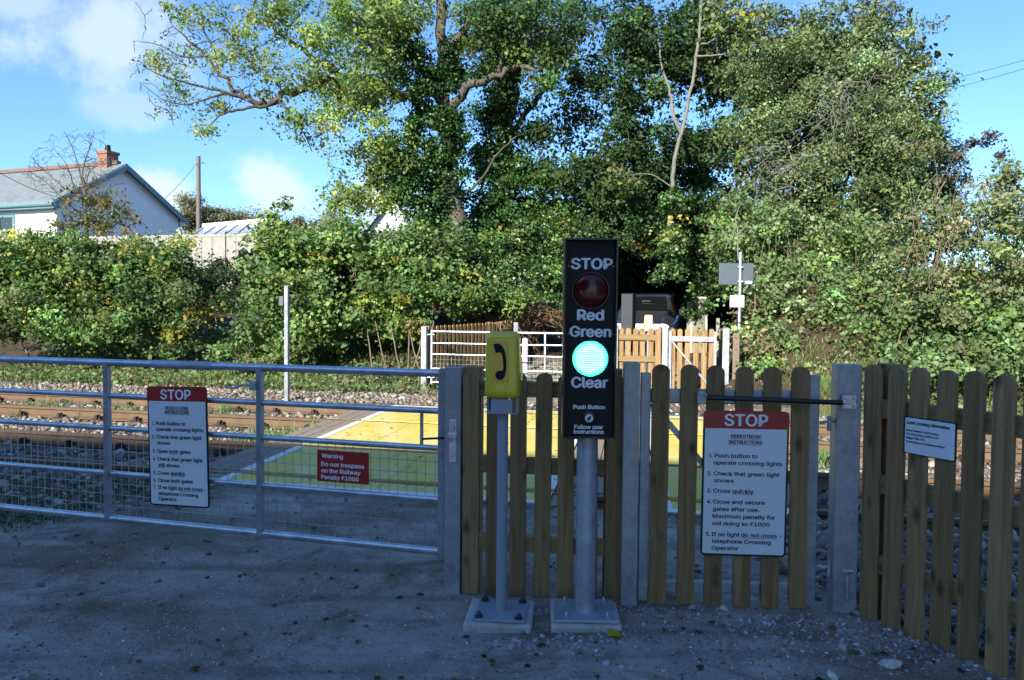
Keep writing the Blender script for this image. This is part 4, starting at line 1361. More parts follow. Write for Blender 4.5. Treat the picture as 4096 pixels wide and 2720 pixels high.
# ------------------------------------------------------------------ house, wall, glass roof, pole, wires
def build_house():
    L0 = P(226, 801, 34.3); R0 = P(712, 874, 40.8)
    g = Vector((R0.x - L0.x, R0.y - L0.y, 0)); Wd = g.length; g.normalize()
    r = Vector((-g.y, g.x, 0))                       # ridge direction, away to the left
    zb = 2.4; ze = L0.z; zr = P(491, 668, 37.5).z
    root = empty('house', (L0.x, L0.y, 0), atan2(g.y, g.x), 'white rendered house with grey slate roof, turquoise trim and a brick chimney', 'house')
    # local x along gable, local y along ridge (away)
    Ln = 13.0
    wl = MB()
    wl.add([(0, 0, zb), (Wd, 0, zb), (Wd, 0, ze), (Wd / 2, 0, zr), (0, 0, ze), (0, Ln, zb), (Wd, Ln, zb), (Wd, Ln, ze), (Wd / 2, Ln, zr), (0, Ln, ze)], [(0, 1, 2, 3, 4), (9, 8, 7, 6, 5), (0, 4, 9, 5), (1, 6, 7, 2)])
    wl.build('wall', RENDER_W, root)
    rf_ = MB(); ov = .35; th = .12
    sl = (zr - ze) / (Wd / 2)
    for s in (0, 1):
        xa = -ov if s == 0 else Wd + ov
        za = ze - ov * sl
        a = [(xa, -.3, za + .04), (Wd / 2, -.3, zr + .04), (Wd / 2, Ln + .3, zr + .04), (xa, Ln + .3, za + .04)]
        b = [(x, y, z + th) for x, y, z in a]
        rf_.add(a + b, [(0, 1, 2, 3), (7, 6, 5, 4), (0, 4, 5, 1), (1, 5, 6, 2), (2, 6, 7, 3), (3, 7, 4, 0)])
    ro = rf_.build('roof', SLATE, root)
    rd = MB(); rd.beam((Wd / 2, .2, zr + .22), (Wd / 2, Ln + .3, zr + .22), .3, .2); rd.build('ridge_tiles', RIDGE, ro, bevel=.04)
    bb = MB()
    bb.beam((-ov, -.33, ze - ov * sl - .02), (Wd / 2, -.33, zr - .02), .05, .22, upd=Vector((0, 0, 1)))
    bb.beam((Wd / 2, -.33, zr - .02), (Wd + ov, -.33, ze - ov * sl - .02), .05, .22)
    bb.build('barge_board', TURQ, root)
    gt = MB(); gt.tube([(-ov - .05, -.3, ze - ov * sl), (-ov - .05, Ln, ze - ov * sl)], .09, 8); gt.box(-ov, -.02, -.28, Ln, ze - ov * sl - .16, ze - ov * sl - .06); gt.build('gutter', TURQ, root)
    dp = MB(); dp.tube([(Wd + .12, -.1, ze - .1), (Wd + .12, -.1, zb)], .05, 8); dp.build('downpipe', WHITE_PVC, root)
    ch = MB(); cx = Wd / 2; ch.box(cx - .42, cx + .24, .5, 1.1, zr - .6, zr + .62); ch.box(cx - .47, cx + .29, .45, 1.15, zr + .621, zr + .76)
    co = ch.build('chimney', BRICK_M, root)
    MB().lathe([(.12, zr + .761), (.14, zr + .84), (.11, zr + 1.08)], 14, Matrix.Translation((cx - .09, .8, 0))).build('chimney_pot', BLACK, co, smooth=40)
    for y in (2.6, 6.5):
        f = MB()
        a0, a1, z0, z1 = y, y + 1.05, ze - 1.95, ze - .55
        for b0, b1, c0, c1 in ((a0, a0 + .1, z0, z1), (a1 - .1, a1, z0, z1), (a0 + .1, a1 - .1, z1 - .1, z1), (a0 + .1, a1 - .1, z0, z0 + .1), (a0 + .1, a1 - .1, (z0 + z1) / 2 - .03, (z0 + z1) / 2 + .03)):
            f.box(-.06, .02, b0, b1, c0, c1)
        fo = f.build('window_frame', TURQ, root)
        MB().box(-.02, .0, a0 + .1, a1 - .1, z0 + .1, z1 - .1).build('pane', GLASS_D, fo)
    MB().box(Wd * .60, Wd * .60 + .22, -.05, -.003, ze - .3, ze - .12).build('wall_vent', GREY_PAINT, root)
    # lower wing beyond with a red tiled roof
    w2 = MB(); w2.box(.5, Wd - .5, Ln + .35, Ln + 8, zb, ze - .3); w2.build('wing_wall', RENDER_W, root)
    w3 = MB(); w3.add([(.2, Ln + .35, ze - .3), (Wd - .2, Ln + .35, ze - .3), (Wd / 2, Ln + .35, zr - .2), (.2, Ln + 8, ze - .3), (Wd - .2, Ln + 8, ze - .3), (Wd / 2, Ln + 8, zr - .2)], [(0, 1, 2), (5, 4, 3), (0, 2, 5, 3), (1, 4, 5, 2)]); w3.build('wing_roof', RIDGE, root)
    return root


build_house()


def build_wall():
    A = P(690, 940, 29.0); B = P(1310, 936, 27.4)
    pl = Plane(A, B); z1 = A.z; z0 = 1.6
    L = (Vector((B.x, B.y, 0)) - Vector((A.x, A.y, 0))).length
    root = empty('panel_wall', pl.w(0), pl.rz, 'pale concrete panel wall above the hedge in front of the house', 'wall')
    u0, u1 = -9.0, L + 8
    pit = 1.86
    k0 = pl.at(722, 940)[0]
    u = k0 - 5 * pit
    pan = None; pst = None
    while u < u1:
        m = MB(); m.box(u - .06, u + .06, -.06, .06, z0 - .3, z1 + .09)
        m.build('post', CONC_L, root, bevel=.01)
        for q in range(4):
            w0 = u + .065 + q * (pit - .13) / 4
            mm = MB(); mm.box(w0 + .02, w0 + (pit - .13) / 4 - .02, -.02, .02, z0 - .3, z1)
            mm.box(w0 - .02, w0 + .02, .0, .018, z0 - .3, z1 - .02)
            mm.build('panel', CONC_L, root)
        mm = MB(); mm.box(u + .065, u + pit - .065, -.035, -.022, z1 - .10, z1 - .01); mm.build('coping', CONC_L, root)
        u += pit


build_wall()


def build_glass_roof():
    a = P(824, 906, 33.0); b = P(1108, 882, 31.0); e0 = P(766, 945, 31.6); e1 = P(1050, 926, 29.8)
    root = empty('glazed_outbuilding', (a.x, a.y, 0), 0, 'low outbuilding with a sloping glazed roof and white ridge behind the panel wall', 'outbuilding')
    o = Vector((a.x, a.y, 0))
    a, b, e0, e1 = a - o, b - o, e0 - o, e1 - o
    n = ((b - a).cross(e0 - a)).normalized()
    if n.z < 0: n = -n
    back0 = a + (a - e0) * Vector((1, 1, 0)).x; back0 = Vector((2 * a.x - e0.x, 2 * a.y - e0.y, e0.z)); back1 = Vector((2 * b.x - e1.x, 2 * b.y - e1.y, e1.z))
    g = MB(); g.add([e0, e1, b, a, back0, back1], [(0, 1, 2, 3), (3, 2, 5, 4)]); g.build('roof_glazing', POLYC, root)
    w = MB()
    z = Vector((0, 0, 1.6))
    for p0, p1 in ((e0, e1), (e1, back1), (back1, back0), (back0, e0)):
        w.add([p0 - z * 1.6, p1 - z * 1.6, p1 - Vector((0, 0, .02)), p0 - Vector((0, 0, .02))], [(0, 1, 2, 3)])
    w.add([e1, back1, b], [(0, 1, 2)]); w.add([e0, a, back0], [(0, 1, 2)])
    w.build('wall', WHITE_PVC, root)
    rdg = MB(); rdg.beam(a + n * .05 - Vector((0, 0, .08)), b + n * .05 - Vector((0, 0, .08)), .35, .26); rdg.build('ridge', WHITE_PVC, root)
    br = MB()
    for k in range(7):
        q = k / 6
        br.beam(a.lerp(b, q) + n * .03, e0.lerp(e1, q) + n * .03, .06, .05)
    br.build('glazing_bar', GREY_PAINT, root)


build_glass_roof()

tp = P(795, 935, 50); tt = P(795, 625, 50)
tel = empty('telegraph_pole', (tp.x, tp.y, 0), 0, 'wooden telegraph pole behind the panel wall', 'telegraph pole')
MB().tube([(0, 0, 1.0), (0, 0, tt.z)], [.17, .13], 12).build('pole', POLEWOOD, tel, smooth=50)
MB().box(-.10, .35, -.03, .03, tt.z - .45, tt.z - .36).build('cross_arm', POLEWOOD, tel)


def wire(pts, r, label):
    o = MB().tube(pts, r, 5).build('overhead_wire', CABLE, None)
    return tag(o, label, 'wire', 'overhead wires')


def sag(a, b, d, n=14):
    return [a.lerp(b, k / n) - Vector((0, 0, d * 4 * (k / n) * (1 - k / n))) for k in range(n + 1)]


wire(sag(tt - Vector((.1, 0, .4)), P(560, 870, 40), .3), .012, 'thin wire dropping from the telegraph pole towards the house')
wire(sag(P(-60, 655, 30), P(235, 790, 34), .15), .012, 'thin wire crossing in front of the house roof')
wire(sag(P(3500, 385, 45), P(4300, 180, 38), .15), .013, 'upper wire of the pair against the sky on the right')
wire(sag(P(3500, 425, 45), P(4300, 213, 38), .15), .013, 'lower wire of the pair against the sky on the right')
# ------------------------------------------------------------------ foliage
DK = 4096.0 / 2361.0


def PD(dx, dy, Y):
    return P(dx * DK, dy * DK, Y)


def quads_mesh(name, verts, cols, mat, parent=None):
    """verts (N,4,3), cols (N,3)"""
    n = len(verts)
    me = bpy.data.meshes.new(name)
    me.vertices.add(n * 4); me.loops.add(n * 4); me.polygons.add(n)
    me.vertices.foreach_set('co', np.ascontiguousarray(verts, dtype=np.float32).reshape(-1))
    me.loops.foreach_set('vertex_index', np.arange(n * 4, dtype=np.int32))
    me.polygons.foreach_set('loop_start', np.arange(0, n * 4, 4, dtype=np.int32))
    me.polygons.foreach_set('loop_total', np.full(n, 4, dtype=np.int32))
    me.update(calc_edges=True)
    me.materials.append(mat)
    ca = me.color_attributes.new('Col', 'FLOAT_COLOR', 'POINT')
    c4 = np.ones((n, 4, 4), dtype=np.float32); c4[:, :, :3] = cols[:, None, :]
    ca.data.foreach_set('color', c4.reshape(-1))
    o = bpy.data.objects.new(name, me); C.objects.link(o)
    if parent is not None: o.parent = parent
    return o


def unit(a):
    return a / np.maximum(np.linalg.norm(a, axis=-1, keepdims=True), 1e-6)


def leaf_quads(p, out, size, rng, aspect=0.40, droop=0.25, outw=0.55, upw=0.55, rnd=0.75):
    n = len(p)
    nor = unit(out * outw + np.array([0, 0, upw]) + rng.normal(size=(n, 3)) * rnd)
    d = rng.normal(size=(n, 3)); d[:, 2] -= droop * 2
    d = unit(d - nor * np.sum(d * nor, 1, keepdims=True))
    s = np.cross(nor, d)
    L = (size * np.clip(rng.lognormal(0, .28, n), .5, 1.9))[:, None] if np.isscalar(size) else (size * rng.lognormal(0, .25, n))[:, None]
    w = L * aspect
    b = p - d * L * .5; t = p + d * L * .5 - nor * L * .10
    r = p + s * w - d * L * .08 + nor * L * .10; l = p - s * w - d * L * .08 + nor * L * .10
    return np.stack([b, r, t, l], 1)


def pick_cols(n, pal, rng, var=0.16):
    w = np.array([q[1] for q in pal], float); w /= w.sum()
    idx = rng.choice(len(pal), n, p=w)
    c = np.array([q[0] for q in pal])[idx]
    c = c * (1 + rng.normal(size=(n, 1)) * var) * (1 + rng.normal(size=(n, 3)) * .07)
    return np.clip(c, .004, .9)


def blob_clumps(blobs, rng, per_m2=3.2, shell=.45):
    """blobs (dx, dy, Y, rx, ry in display pixels, depth radius in m, weight) -> clump centres, outward, weight"""
    Cc = []; Oo = []
    for bl in blobs:
        dx, dy, Y, rx, ry, rd = bl[:6]
        wt = bl[6] if len(bl) > 6 else 1.0
        c = np.array(PD(dx, dy, Y)); k = DK / F_S * Y
        R = np.array([rx * k, rd, ry * k])
        area = pi * R[0] * R[2]
        n = max(3, int(area * per_m2 * wt * (1 + .35 * rd)))
        u = unit(rng.normal(size=(n, 3))) * (rng.random((n, 1)) ** shell)
        Cc.append(c + u * R); Oo.append(unit(u / R))
    return np.concatenate(Cc), np.concatenate(Oo)


def foliage(name, parent, blobs, pal, mat, seed, leaf=.10, per_clump=34, rc=.30, per_m2=3.2, shell=.45, flat=.7, clump_var=.22, keep_above=True, **kw):
    leaf, per_clump, per_m2 = leaf * 0.78, per_clump * 4.4, per_m2 * 1.8
    rng = np.random.default_rng(seed)
    cc, oo = blob_clumps(blobs, rng, per_m2, shell)
    m = len(cc)
    cnt = np.maximum(3, (per_clump * rng.lognormal(0, .45, m)).astype(int))
    idx = np.repeat(np.arange(m), cnt)
    r = rc * rng.lognormal(0, .3, m)
    off = rng.normal(size=(len(idx), 3)) * .55
    off[:, 2] *= flat
    p = cc[idx] + off * r[idx][:, None]
    o = unit(oo[idx] * .6 + unit(off))
    pc = pick_cols(m, pal, rng, .12)
    lc = pick_cols(len(idx), pal, rng)
    mixw = .5
    col = pc[idx] * mixw + lc * (1 - mixw)
    tint = np.exp(rng.normal(size=(m, 1)) * clump_var)
    col = np.clip(col * tint[idx] * np.array([0.97, 1.02, 0.95]), .004, .8)
    if keep_above:
        ok = p[:, 2] > terr(p[:, 0], p[:, 1]) + .02
        p, o, col = p[ok], o[ok], col[ok]
    org = np.zeros(3) if parent is None else np.array(parent.location)
    q = leaf_quads(p, o, leaf, rng, **kw) - org
    return quads_mesh(name, q, col, mat, parent), cc


def limb_pts(pts):
    """display-pixel polyline (dx, dy, Y) to smooth world points"""
    w = [PD(*p) for p in pts]
    if len(w) < 3: return w
    out = []
    for i in range(len(w) - 1):
        p0 = w[max(0, i - 1)]; p1 = w[i]; p2 = w[i + 1]; p3 = w[min(len(w) - 1, i + 2)]
        for k in range(4):
            t = k / 4
            out.append(.5 * ((2 * p1) + (p2 - p0) * t + (2 * p0 - 5 * p1 + 4 * p2 - p3) * t * t + (3 * p1 - p0 - 3 * p2 + p3) * t ** 3))
    out.append(w[-1])
    return out


def branches(name, parent, limbs, twig_to, mat, seed, twig_r=(.018, .005), wig=.12, twig_mat=None, n_side=6, sub=True):
    """limbs: (points, r0, r1); twigs reach from the nearest limb point to given centres"""
    rng = random.Random(seed)
    org = Vector((0, 0, 0)) if parent is None else Vector(parent.location)
    mb = MB(); nodes = []
    for pts, r0_, r1_ in limbs:
        w = limb_pts(pts)
        n = len(w)
        w = [p + Vector((rng.gauss(0, 1), rng.gauss(0, 1), rng.gauss(0, 1))) * min(.05, r0_ * .25) * (1 if 0 < i < n - 1 else 0) for i, p in enumerate(w)]
        rr_ = [r0_ + (r1_ - r0_) * (i / (n - 1)) ** .8 for i in range(n)]
        mb.tube([p - org for p in w], rr_, n_side + 3)
        nodes += [(p, r) for p, r in zip(w, rr_)]
    if not nodes:
        nodes = [(org, .03)]
    NP = np.array([q[0][:] for q in nodes])
    for c in twig_to:
        d = np.linalg.norm(NP - np.array(c), axis=1) + rng.random() * .4
        j = int(d.argmin())
        a = Vector(NP[j]); b = Vector(c); L = (b - a).length
        if L < .05: continue
        k = 4
        pts = []
        for i in range(k + 1):
            t = i / k
            s = sin(pi * t)
            pts.append(a.lerp(b, t) + Vector((rng.gauss(0, 1), rng.gauss(0, 1), rng.gauss(0, 1) * .7 + .4)) * wig * L * s * .6)
        r = min(twig_r[0], nodes[j][1] * .7) * (.6 + .4 * min(1, L / 1.5))
        mb.tube([p - org for p in pts], [r + (twig_r[1] - r) * (i / k) for i in range(k + 1)], 4, caps=False)
        if sub:
            for p in pts[2:4]:
                NP = np.vstack([NP, np.array(p[:])]); nodes.append((p, twig_r[0] * .6))
    return mb.build(name, mat, parent, smooth=60)


DG1, DG2, DG3 = (.034, .072, .026), (.052, .105, .038), (.085, .150, .054)
YG1, YG2 = (.19, .265, .068), (.29, .34, .085)
YEL, ORG, BRN, TAN = (.46, .35, .05), (.34, .18, .05), (.14, .105, .06), (.30, .26, .155)
MG = (.118, .198, .074)
LG = (.185, .285, .122)
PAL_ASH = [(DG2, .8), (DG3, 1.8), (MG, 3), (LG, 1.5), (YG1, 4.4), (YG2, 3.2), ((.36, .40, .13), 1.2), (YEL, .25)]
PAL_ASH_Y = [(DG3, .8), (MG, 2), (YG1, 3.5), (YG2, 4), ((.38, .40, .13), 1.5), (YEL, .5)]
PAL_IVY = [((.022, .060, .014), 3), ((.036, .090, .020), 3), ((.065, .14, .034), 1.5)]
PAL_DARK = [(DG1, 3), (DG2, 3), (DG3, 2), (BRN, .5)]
PAL_HEDGE = [(DG2, 2), (DG3, 3), (MG, 3), (LG, 1.2), (YG1, 1.0), (YEL, .28), (ORG, .15), (BRN, .5)]
PAL_HAZEL = [(DG3, 2), (MG, 4), (LG, 2.6), (YG1, 2.2), (YG2, .8), (YEL, .3), (ORG, .08)]
PAL_WILLOW = [(DG2, 1.5), (DG3, 2.5), ((.17, .23, .105), 4), ((.25, .29, .15), 4), (YG1, .6), (TAN, .9), (BRN, .5)]
PAL_BRAMBLE = [(DG3, 1.6), (MG, 3.4), (LG, 4), ((.27, .33, .18), 2), (YG1, 1.5), (YEL, .12), (TAN, .6), (BRN, .6)]
PAL_TAN = [(TAN, 2), ((.27, .28, .16), 3), ((.19, .24, .10), 4), (BRN, .5), (YEL, .25), (MG, 3), (LG, 1.5)]
PAL_FAR = [((.19, .20, .12), 3), ((.24, .24, .14), 3), ((.26, .22, .14), 2)]
PAL_RUST = [(ORG, 2), (YEL, 1.5), (MG, 3), (DG2, 3)]


def plant(name, base, label, cat, group=None):
    b = Vector((base.x, base.y, tz(base.x, base.y)))
    return empty(name, b, 0, label, cat, group)


# ---- the big ivy clad ash tree
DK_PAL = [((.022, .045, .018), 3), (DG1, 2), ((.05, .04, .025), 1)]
T1 = plant('ivy_clad_tree', PD(1050, 640, 21.0), 'big spreading tree with ivy clad trunk and a long limb reaching left', 'tree', 'trees beyond the crossing')
L1 = [([(1078, 700, 21), (1062, 600, 21), (1048, 480, 21), (1032, 360, 21), (1026, 240, 21), (1020, 120, 21), (1010, -60, 21)], .34, .12),
      ([(1028, 300, 21), (960, 230, 20.7), (880, 205, 20.4), (805, 178, 20), (745, 185, 19.8), (690, 208, 19.6), (640, 226, 19.5), (602, 238, 19.4), (566, 226, 19.4), (540, 206, 19.4), (505, 160, 19.4), (470, 128, 19.3), (430, 92, 19.3), (398, 60, 19.3)], .17, .012),
      ([(640, 228, 19.5), (610, 243, 19.4), (560, 250, 19.2), (515, 262, 19), (486, 285, 19), (470, 305, 19)], .06, .008),
      ([(566, 228, 19.4), (520, 212, 19.2), (470, 200, 19.1), (420, 188, 19), (365, 172, 19), (318, 140, 19)], .05, .008),
      ([(505, 160, 19.4), (490, 110, 19.3), (465, 60, 19.2), (440, 10, 19.2)], .04, .008),
      ([(520, 212, 19.2), (470, 232, 19), (415, 240, 19), (370, 225, 19), (322, 190, 18.9)], .035, .007),
      ([(470, 128, 19.3), (420, 130, 19.2), (370, 105, 19.2), (320, 95, 19.1)], .03, .007),
      ([(805, 178, 20), (720, 130, 20), (640, 70, 20), (590, 10, 20)], .09, .03),
      ([(1026, 250, 21), (970, 150, 20.6), (915, 70, 20.3), (880, -30, 20)], .17, .06),
      ([(1028, 280, 21), (1070, 205, 20.6), (1120, 186, 20.3), (1170, 160, 20), (1200, 150, 19.9), (1238, 166, 19.8)], .14, .045),
      ([(1200, 150, 19.9), (1225, 180, 19.8), (1250, 230, 19.7)], .05, .02),
      ([(1150, 172, 20.2), (1165, 130, 20), (1215, 105, 19.9), (1262, 60, 19.7), (1300, 15, 19.6)], .07, .025),
      ([(1020, 140, 21), (1070, 60, 20.8), (1110, -30, 20.7)], .12, .06),
      ([(640, 230, 19.5), (690, 290, 19.6), (720, 350, 19.8)], .04, .01)]
B1 = [(830, 60, 20.2, 130, 95, 2.0, .8), (925, 60, 20.4, 95, 105, 2.0, .85), (690, 60, 19.9, 90, 85, 1.4, .55), (720, 190, 19.8, 85, 70, 1.3, .5), (800, 250, 20, 95, 80, 1.5, .6), (690, 280, 19.7, 50, 40, .8), (880, 180, 20.2, 90, 80, 1.6, .8), (860, 340, 20.2, 85, 80, 1.3, .8),
      (820, 470, 20.3, 60, 50, 1.0), (900, 430, 20.4, 70, 60, 1.0)]
B1y = [(590, 60, 19.5, 60, 60, 1.0, .8), (520, 120, 19.3, 70, 70, 1.0, .7), (600, 170, 19.5, 60, 60, .9, .5), (450, 210, 19.1, 80, 55, .9, .36), (520, 265, 19.1, 65, 40, .8, .45), (410, 110, 19.2, 80, 60, .9, .34), (450, 40, 19.2, 80, 50, .8, .4), (485, 300, 19, 40, 25, .5, .5), (740, 300, 19.8, 70, 60, 1.0, .6), (780, 400, 20.0, 55, 60, .8, .5), (770, 160, 19.9, 90, 70, 1.2, .5), (400, 40, 19.2, 70, 40, .8, .2), (640, 210, 19.4, 60, 60, .8, .5), (360, 170, 19.1, 50, 60, .7, .22)]
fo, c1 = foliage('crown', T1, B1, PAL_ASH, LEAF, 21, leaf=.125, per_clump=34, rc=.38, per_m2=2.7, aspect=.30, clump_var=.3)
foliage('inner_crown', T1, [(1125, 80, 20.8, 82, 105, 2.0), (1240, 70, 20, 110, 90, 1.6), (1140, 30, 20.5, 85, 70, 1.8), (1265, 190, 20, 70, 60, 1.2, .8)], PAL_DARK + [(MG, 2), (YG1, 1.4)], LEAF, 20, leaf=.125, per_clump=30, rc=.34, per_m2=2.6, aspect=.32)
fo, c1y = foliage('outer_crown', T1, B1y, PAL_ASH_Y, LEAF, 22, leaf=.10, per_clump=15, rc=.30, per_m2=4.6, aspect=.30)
r_ = np.random.default_rng(5)
tw = list(c1[r_.choice(len(c1), min(170, len(c1)), replace=False)]) + list(c1y[::2])
rngl = np.random.default_rng(3)
ext = [PD(x, y, 19.2) for x, y in ((305, 95), (310, 120), (318, 165), (325, 210), (345, 150), (335, 60), (330, 30), (350, 20), (395, 10), (425, -10), (380, 200), (400, 290), (345, 235), (520, 40), (470, 20), (385, 80), (360, 250), (500, 330), (440, 300), (300, 180), (312, 5))]
rt = random.Random(77)
for k in range(170):
    an = rt.uniform(-.25, 1.15); rd = rt.uniform(60, 330)
    x, y = 640 - rd * cos(an), 225 - rd * sin(an) * .85 + rt.gauss(0, 12)
    if x < 300 + rt.random() * 30: continue
    ext.append(PD(x, y, 19.2 + rt.gauss(0, .4)))
branches('trunk', T1, L1, tw + ext, BARK, 31, twig_r=(.022, .009), wig=.14)
IV1 = [(1072, 660, 21, 60, 70, .7), (1045, 560, 21, 70, 80, .8), (985, 470, 20.9, 75, 90, .8), (1020, 380, 20.9, 62, 80, .7), (975, 300, 20.8, 52, 70, .6), (1050, 290, 20.8, 40, 60, .5), (985, 210, 20.6, 46, 60, .5), (950, 120, 20.4, 34, 60, .4), (1045, 150, 20.8, 36, 70, .4), (930, 400, 20.7, 50, 70, .6)]
foliage('ivy', T1, IV1, PAL_IVY + [(MG, .7)], IVY, 23, leaf=.085, per_clump=40, rc=.26, per_m2=6.5, aspect=.5)

# ---- second ivy trunk behind it
T2 = plant('ivy_clad_tree', PD(1150, 640, 22.5), 'ivy smothered tree just right of the big tree, its trunk hidden in dark ivy', 'tree', 'trees beyond the crossing')
L2 = [([(1120, 720, 22.5), (1135, 600, 22.5), (1150, 480, 22.5), (1165, 330, 22.5), (1185, 180, 22.4), (1205, 40, 22.3), (1215, -60, 22.2)], .30, .10), ([(1165, 330, 22.5), (1230, 240, 22.2), (1290, 150, 22), (1340, 60, 22)], .10, .04), ([(1040, 490, 21.0), (1050, 450, 21.2), (1072, 415, 21.4)], .06, .03), ([(1045, 470, 21.0), (1090, 432, 21.0), (1120, 400, 21.0), (1150, 350, 21.0), (1190, 315, 21)], .045, .018), ([(1185, 180, 22.4), (1120, 110, 22.4), (1080, 20, 22.4)], .1, .04)]
foliage('ivy', T2, [(1165, 120, 22.2, 55, 110, .7), (1160, 260, 22.3, 62, 90, .7), (1155, 390, 22.3, 75, 90, .8), (1130, 510, 22.2, 85, 80, .9), (1210, 470, 22, 70, 80, .8), (1230, 330, 22.2, 50, 60, .6, .5)], PAL_IVY + [(DG3, 1)], IVY, 24, leaf=.09, per_clump=38, rc=.28, per_m2=5.6, aspect=.5)
fo, c2 = foliage('crown', T2, [(1290, 70, 22, 100, 90, 1.6), (1330, 190, 22, 80, 60, 1.2, .8), (1290, 290, 22, 70, 60, 1.0, .7), (1250, 380, 21.8, 80, 60, 1.0), (1310, 400, 21.8, 70, 70, 1.0, .8), (1180, 10, 22.2, 80, 60, 1.2), (1340, 300, 22, 50, 50, .9, .6)], PAL_DARK + [(MG, 2), (YG1, .8)], LEAF, 25, leaf=.125, per_clump=26, rc=.36, per_m2=2.7, aspect=.32)
branches('trunk', T2, L2, list(c2[:120]), BARK_DARK, 32, twig_r=(.016, .005))

# ---- pale stemmed tree
T3 = plant('pale_trunk_tree', PD(1545, 560, 19.5), 'thin tree with a pale forked trunk in front of dark foliage, above the black signal', 'tree', 'trees beyond the crossing')
L3 = [([(1538, 640, 19.5), (1545, 520, 19.5), (1550, 430, 19.4), (1560, 350, 19.3), (1575, 290, 19.2), (1592, 215, 19.2), (1606, 130, 19.2), (1616, 50, 19.2), (1622, -40, 19.2)], .066, .03), ([(1570, 305, 19.3), (1553, 260, 19.3), (1545, 215, 19.4), (1530, 165, 19.5), (1520, 100, 19.6)], .05, .02), ([(1604, 130, 19.2), (1640, 128, 19.0), (1690, 122, 18.9), (1740, 112, 18.8)], .028, .010), ([(1612, 70, 19.2), (1660, 40, 19.0), (1720, 20, 18.9), (1790, 5, 18.8)], .035, .012), ([(1606, 100, 19.2), (1640, 95, 19), (1680, 60, 18.9)], .03, .01),
      ([(1548, 430, 19.4), (1500, 402, 19.3), (1450, 405, 19.2), (1418, 408, 19.2)], .02, .008)]
fo, c3 = foliage('crown', T3, [(1450, 90, 20.2, 90, 90, 1.4), (1430, 230, 20.4, 80, 80, 1.2, .8), (1500, 330, 20.6, 90, 70, 1.2), (1420, 350, 20.6, 70, 60, 1.0, .8), (1540, 130, 20.4, 90, 100, 1.3), (1620, 60, 20.2, 90, 80, 1.2), (1660, 180, 20.4, 70, 90, 1.0), (1640, 320, 20.6, 80, 80, 1.0), (1450, 440, 20.6, 80, 50, 1.0), (1480, 500, 20.8, 110, 55, 1.0)], PAL_DARK + [(MG, .5)], LEAF, 26, leaf=.115, per_clump=30, rc=.32, per_m2=3.6, aspect=.36)
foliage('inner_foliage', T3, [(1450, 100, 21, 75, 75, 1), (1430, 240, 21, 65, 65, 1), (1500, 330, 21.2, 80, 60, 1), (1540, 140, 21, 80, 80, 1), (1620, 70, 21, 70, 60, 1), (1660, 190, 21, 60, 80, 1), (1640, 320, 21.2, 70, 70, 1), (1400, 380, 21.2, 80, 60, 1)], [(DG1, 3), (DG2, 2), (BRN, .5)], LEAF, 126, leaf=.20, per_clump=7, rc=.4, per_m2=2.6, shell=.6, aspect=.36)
fo, c3b = foliage('autumn_leaves', T3, [(1700, 40, 18.8, 90, 45, .7, .8), (1740, 110, 18.7, 50, 25, .4, .5), (1660, 20, 18.9, 60, 40, .6, .8), (1440, 410, 19.1, 45, 25, .4, .8), (1560, 520, 19.0, 60, 40, .5, .6)], [(TAN, 3), (YG1, 3), (YEL, .6), (MG, 2)], LEAF, 27, leaf=.13, per_clump=9, rc=.3, per_m2=3.0, aspect=.4)
branches('trunk', T3, L3, list(c3[:110]) + list(c3b), BARK_PALE, 33, twig_r=(.014, .004))
foliage('ivy', T3, [(1547, 470, 19.2, 18, 45, .25), (1540, 560, 19.2, 28, 50, .4), (1542, 625, 19.2, 34, 32, .45)], PAL_IVY + [(MG, 1.5), (LG, 1)], IVY, 28, leaf=.08, per_clump=26, rc=.16, per_m2=14, aspect=.5)

# ---- the great willowy mass on the right
T4 = plant('willow_tree', PD(1880, 640, 18.0), 'huge rounded grey green tree mass filling the right bank up to the sky', 'tree', 'trees beyond the crossing')
B4 = [(1900, 130, 18.5, 140, 90, 1.8), (2030, 130, 18.3, 110, 100, 1.6), (1800, 200, 18.3, 110, 110, 1.6), (1950, 240, 17.8, 140, 100, 1.8), (2080, 250, 18, 80, 110, 1.4), (1850, 330, 17.6, 140, 100, 1.7), (2010, 350, 17.6, 130, 90, 1.6), (1740, 330, 18.4, 80, 90, 1.2), (2110, 330, 18, 60, 70, 1.1), (1930, 430, 17.2, 150, 80, 1.5), (1780, 450, 17.6, 110, 80, 1.3), (2060, 430, 17.4, 90, 70, 1.3), (1720, 190, 18.6, 60, 80, 1.0), (1715, 70, 19.2, 60, 60, .9), (1750, 110, 19, 60, 70, .9), (1880, 540, 19, 200, 80, 1.2), (2060, 530, 18.5, 130, 90, 1.2), (1760, 560, 19.5, 100, 70, 1.0), (1830, 80, 18.6, 80, 60, 1.0, .7), (2000, 50, 18.5, 70, 50, 1.0, .7)]
fo, c4 = foliage('crown', T4, B4, PAL_WILLOW, LEAF, 29, leaf=.095, per_clump=34, rc=.30, per_m2=4.0, shell=.33, aspect=.30, clump_var=.30)
foliage('inner_foliage', T4, [(b[0], b[1] + 8, b[2] + .35, b[3] * .78, b[4] * .78, b[5] * .5) for b in B4], [((.05, .062, .028), 3), ((.075, .075, .04), 2), (DG1, 2)], LEAF, 129, leaf=.20, per_clump=7, rc=.4, per_m2=3.2, shell=.6, aspect=.34)
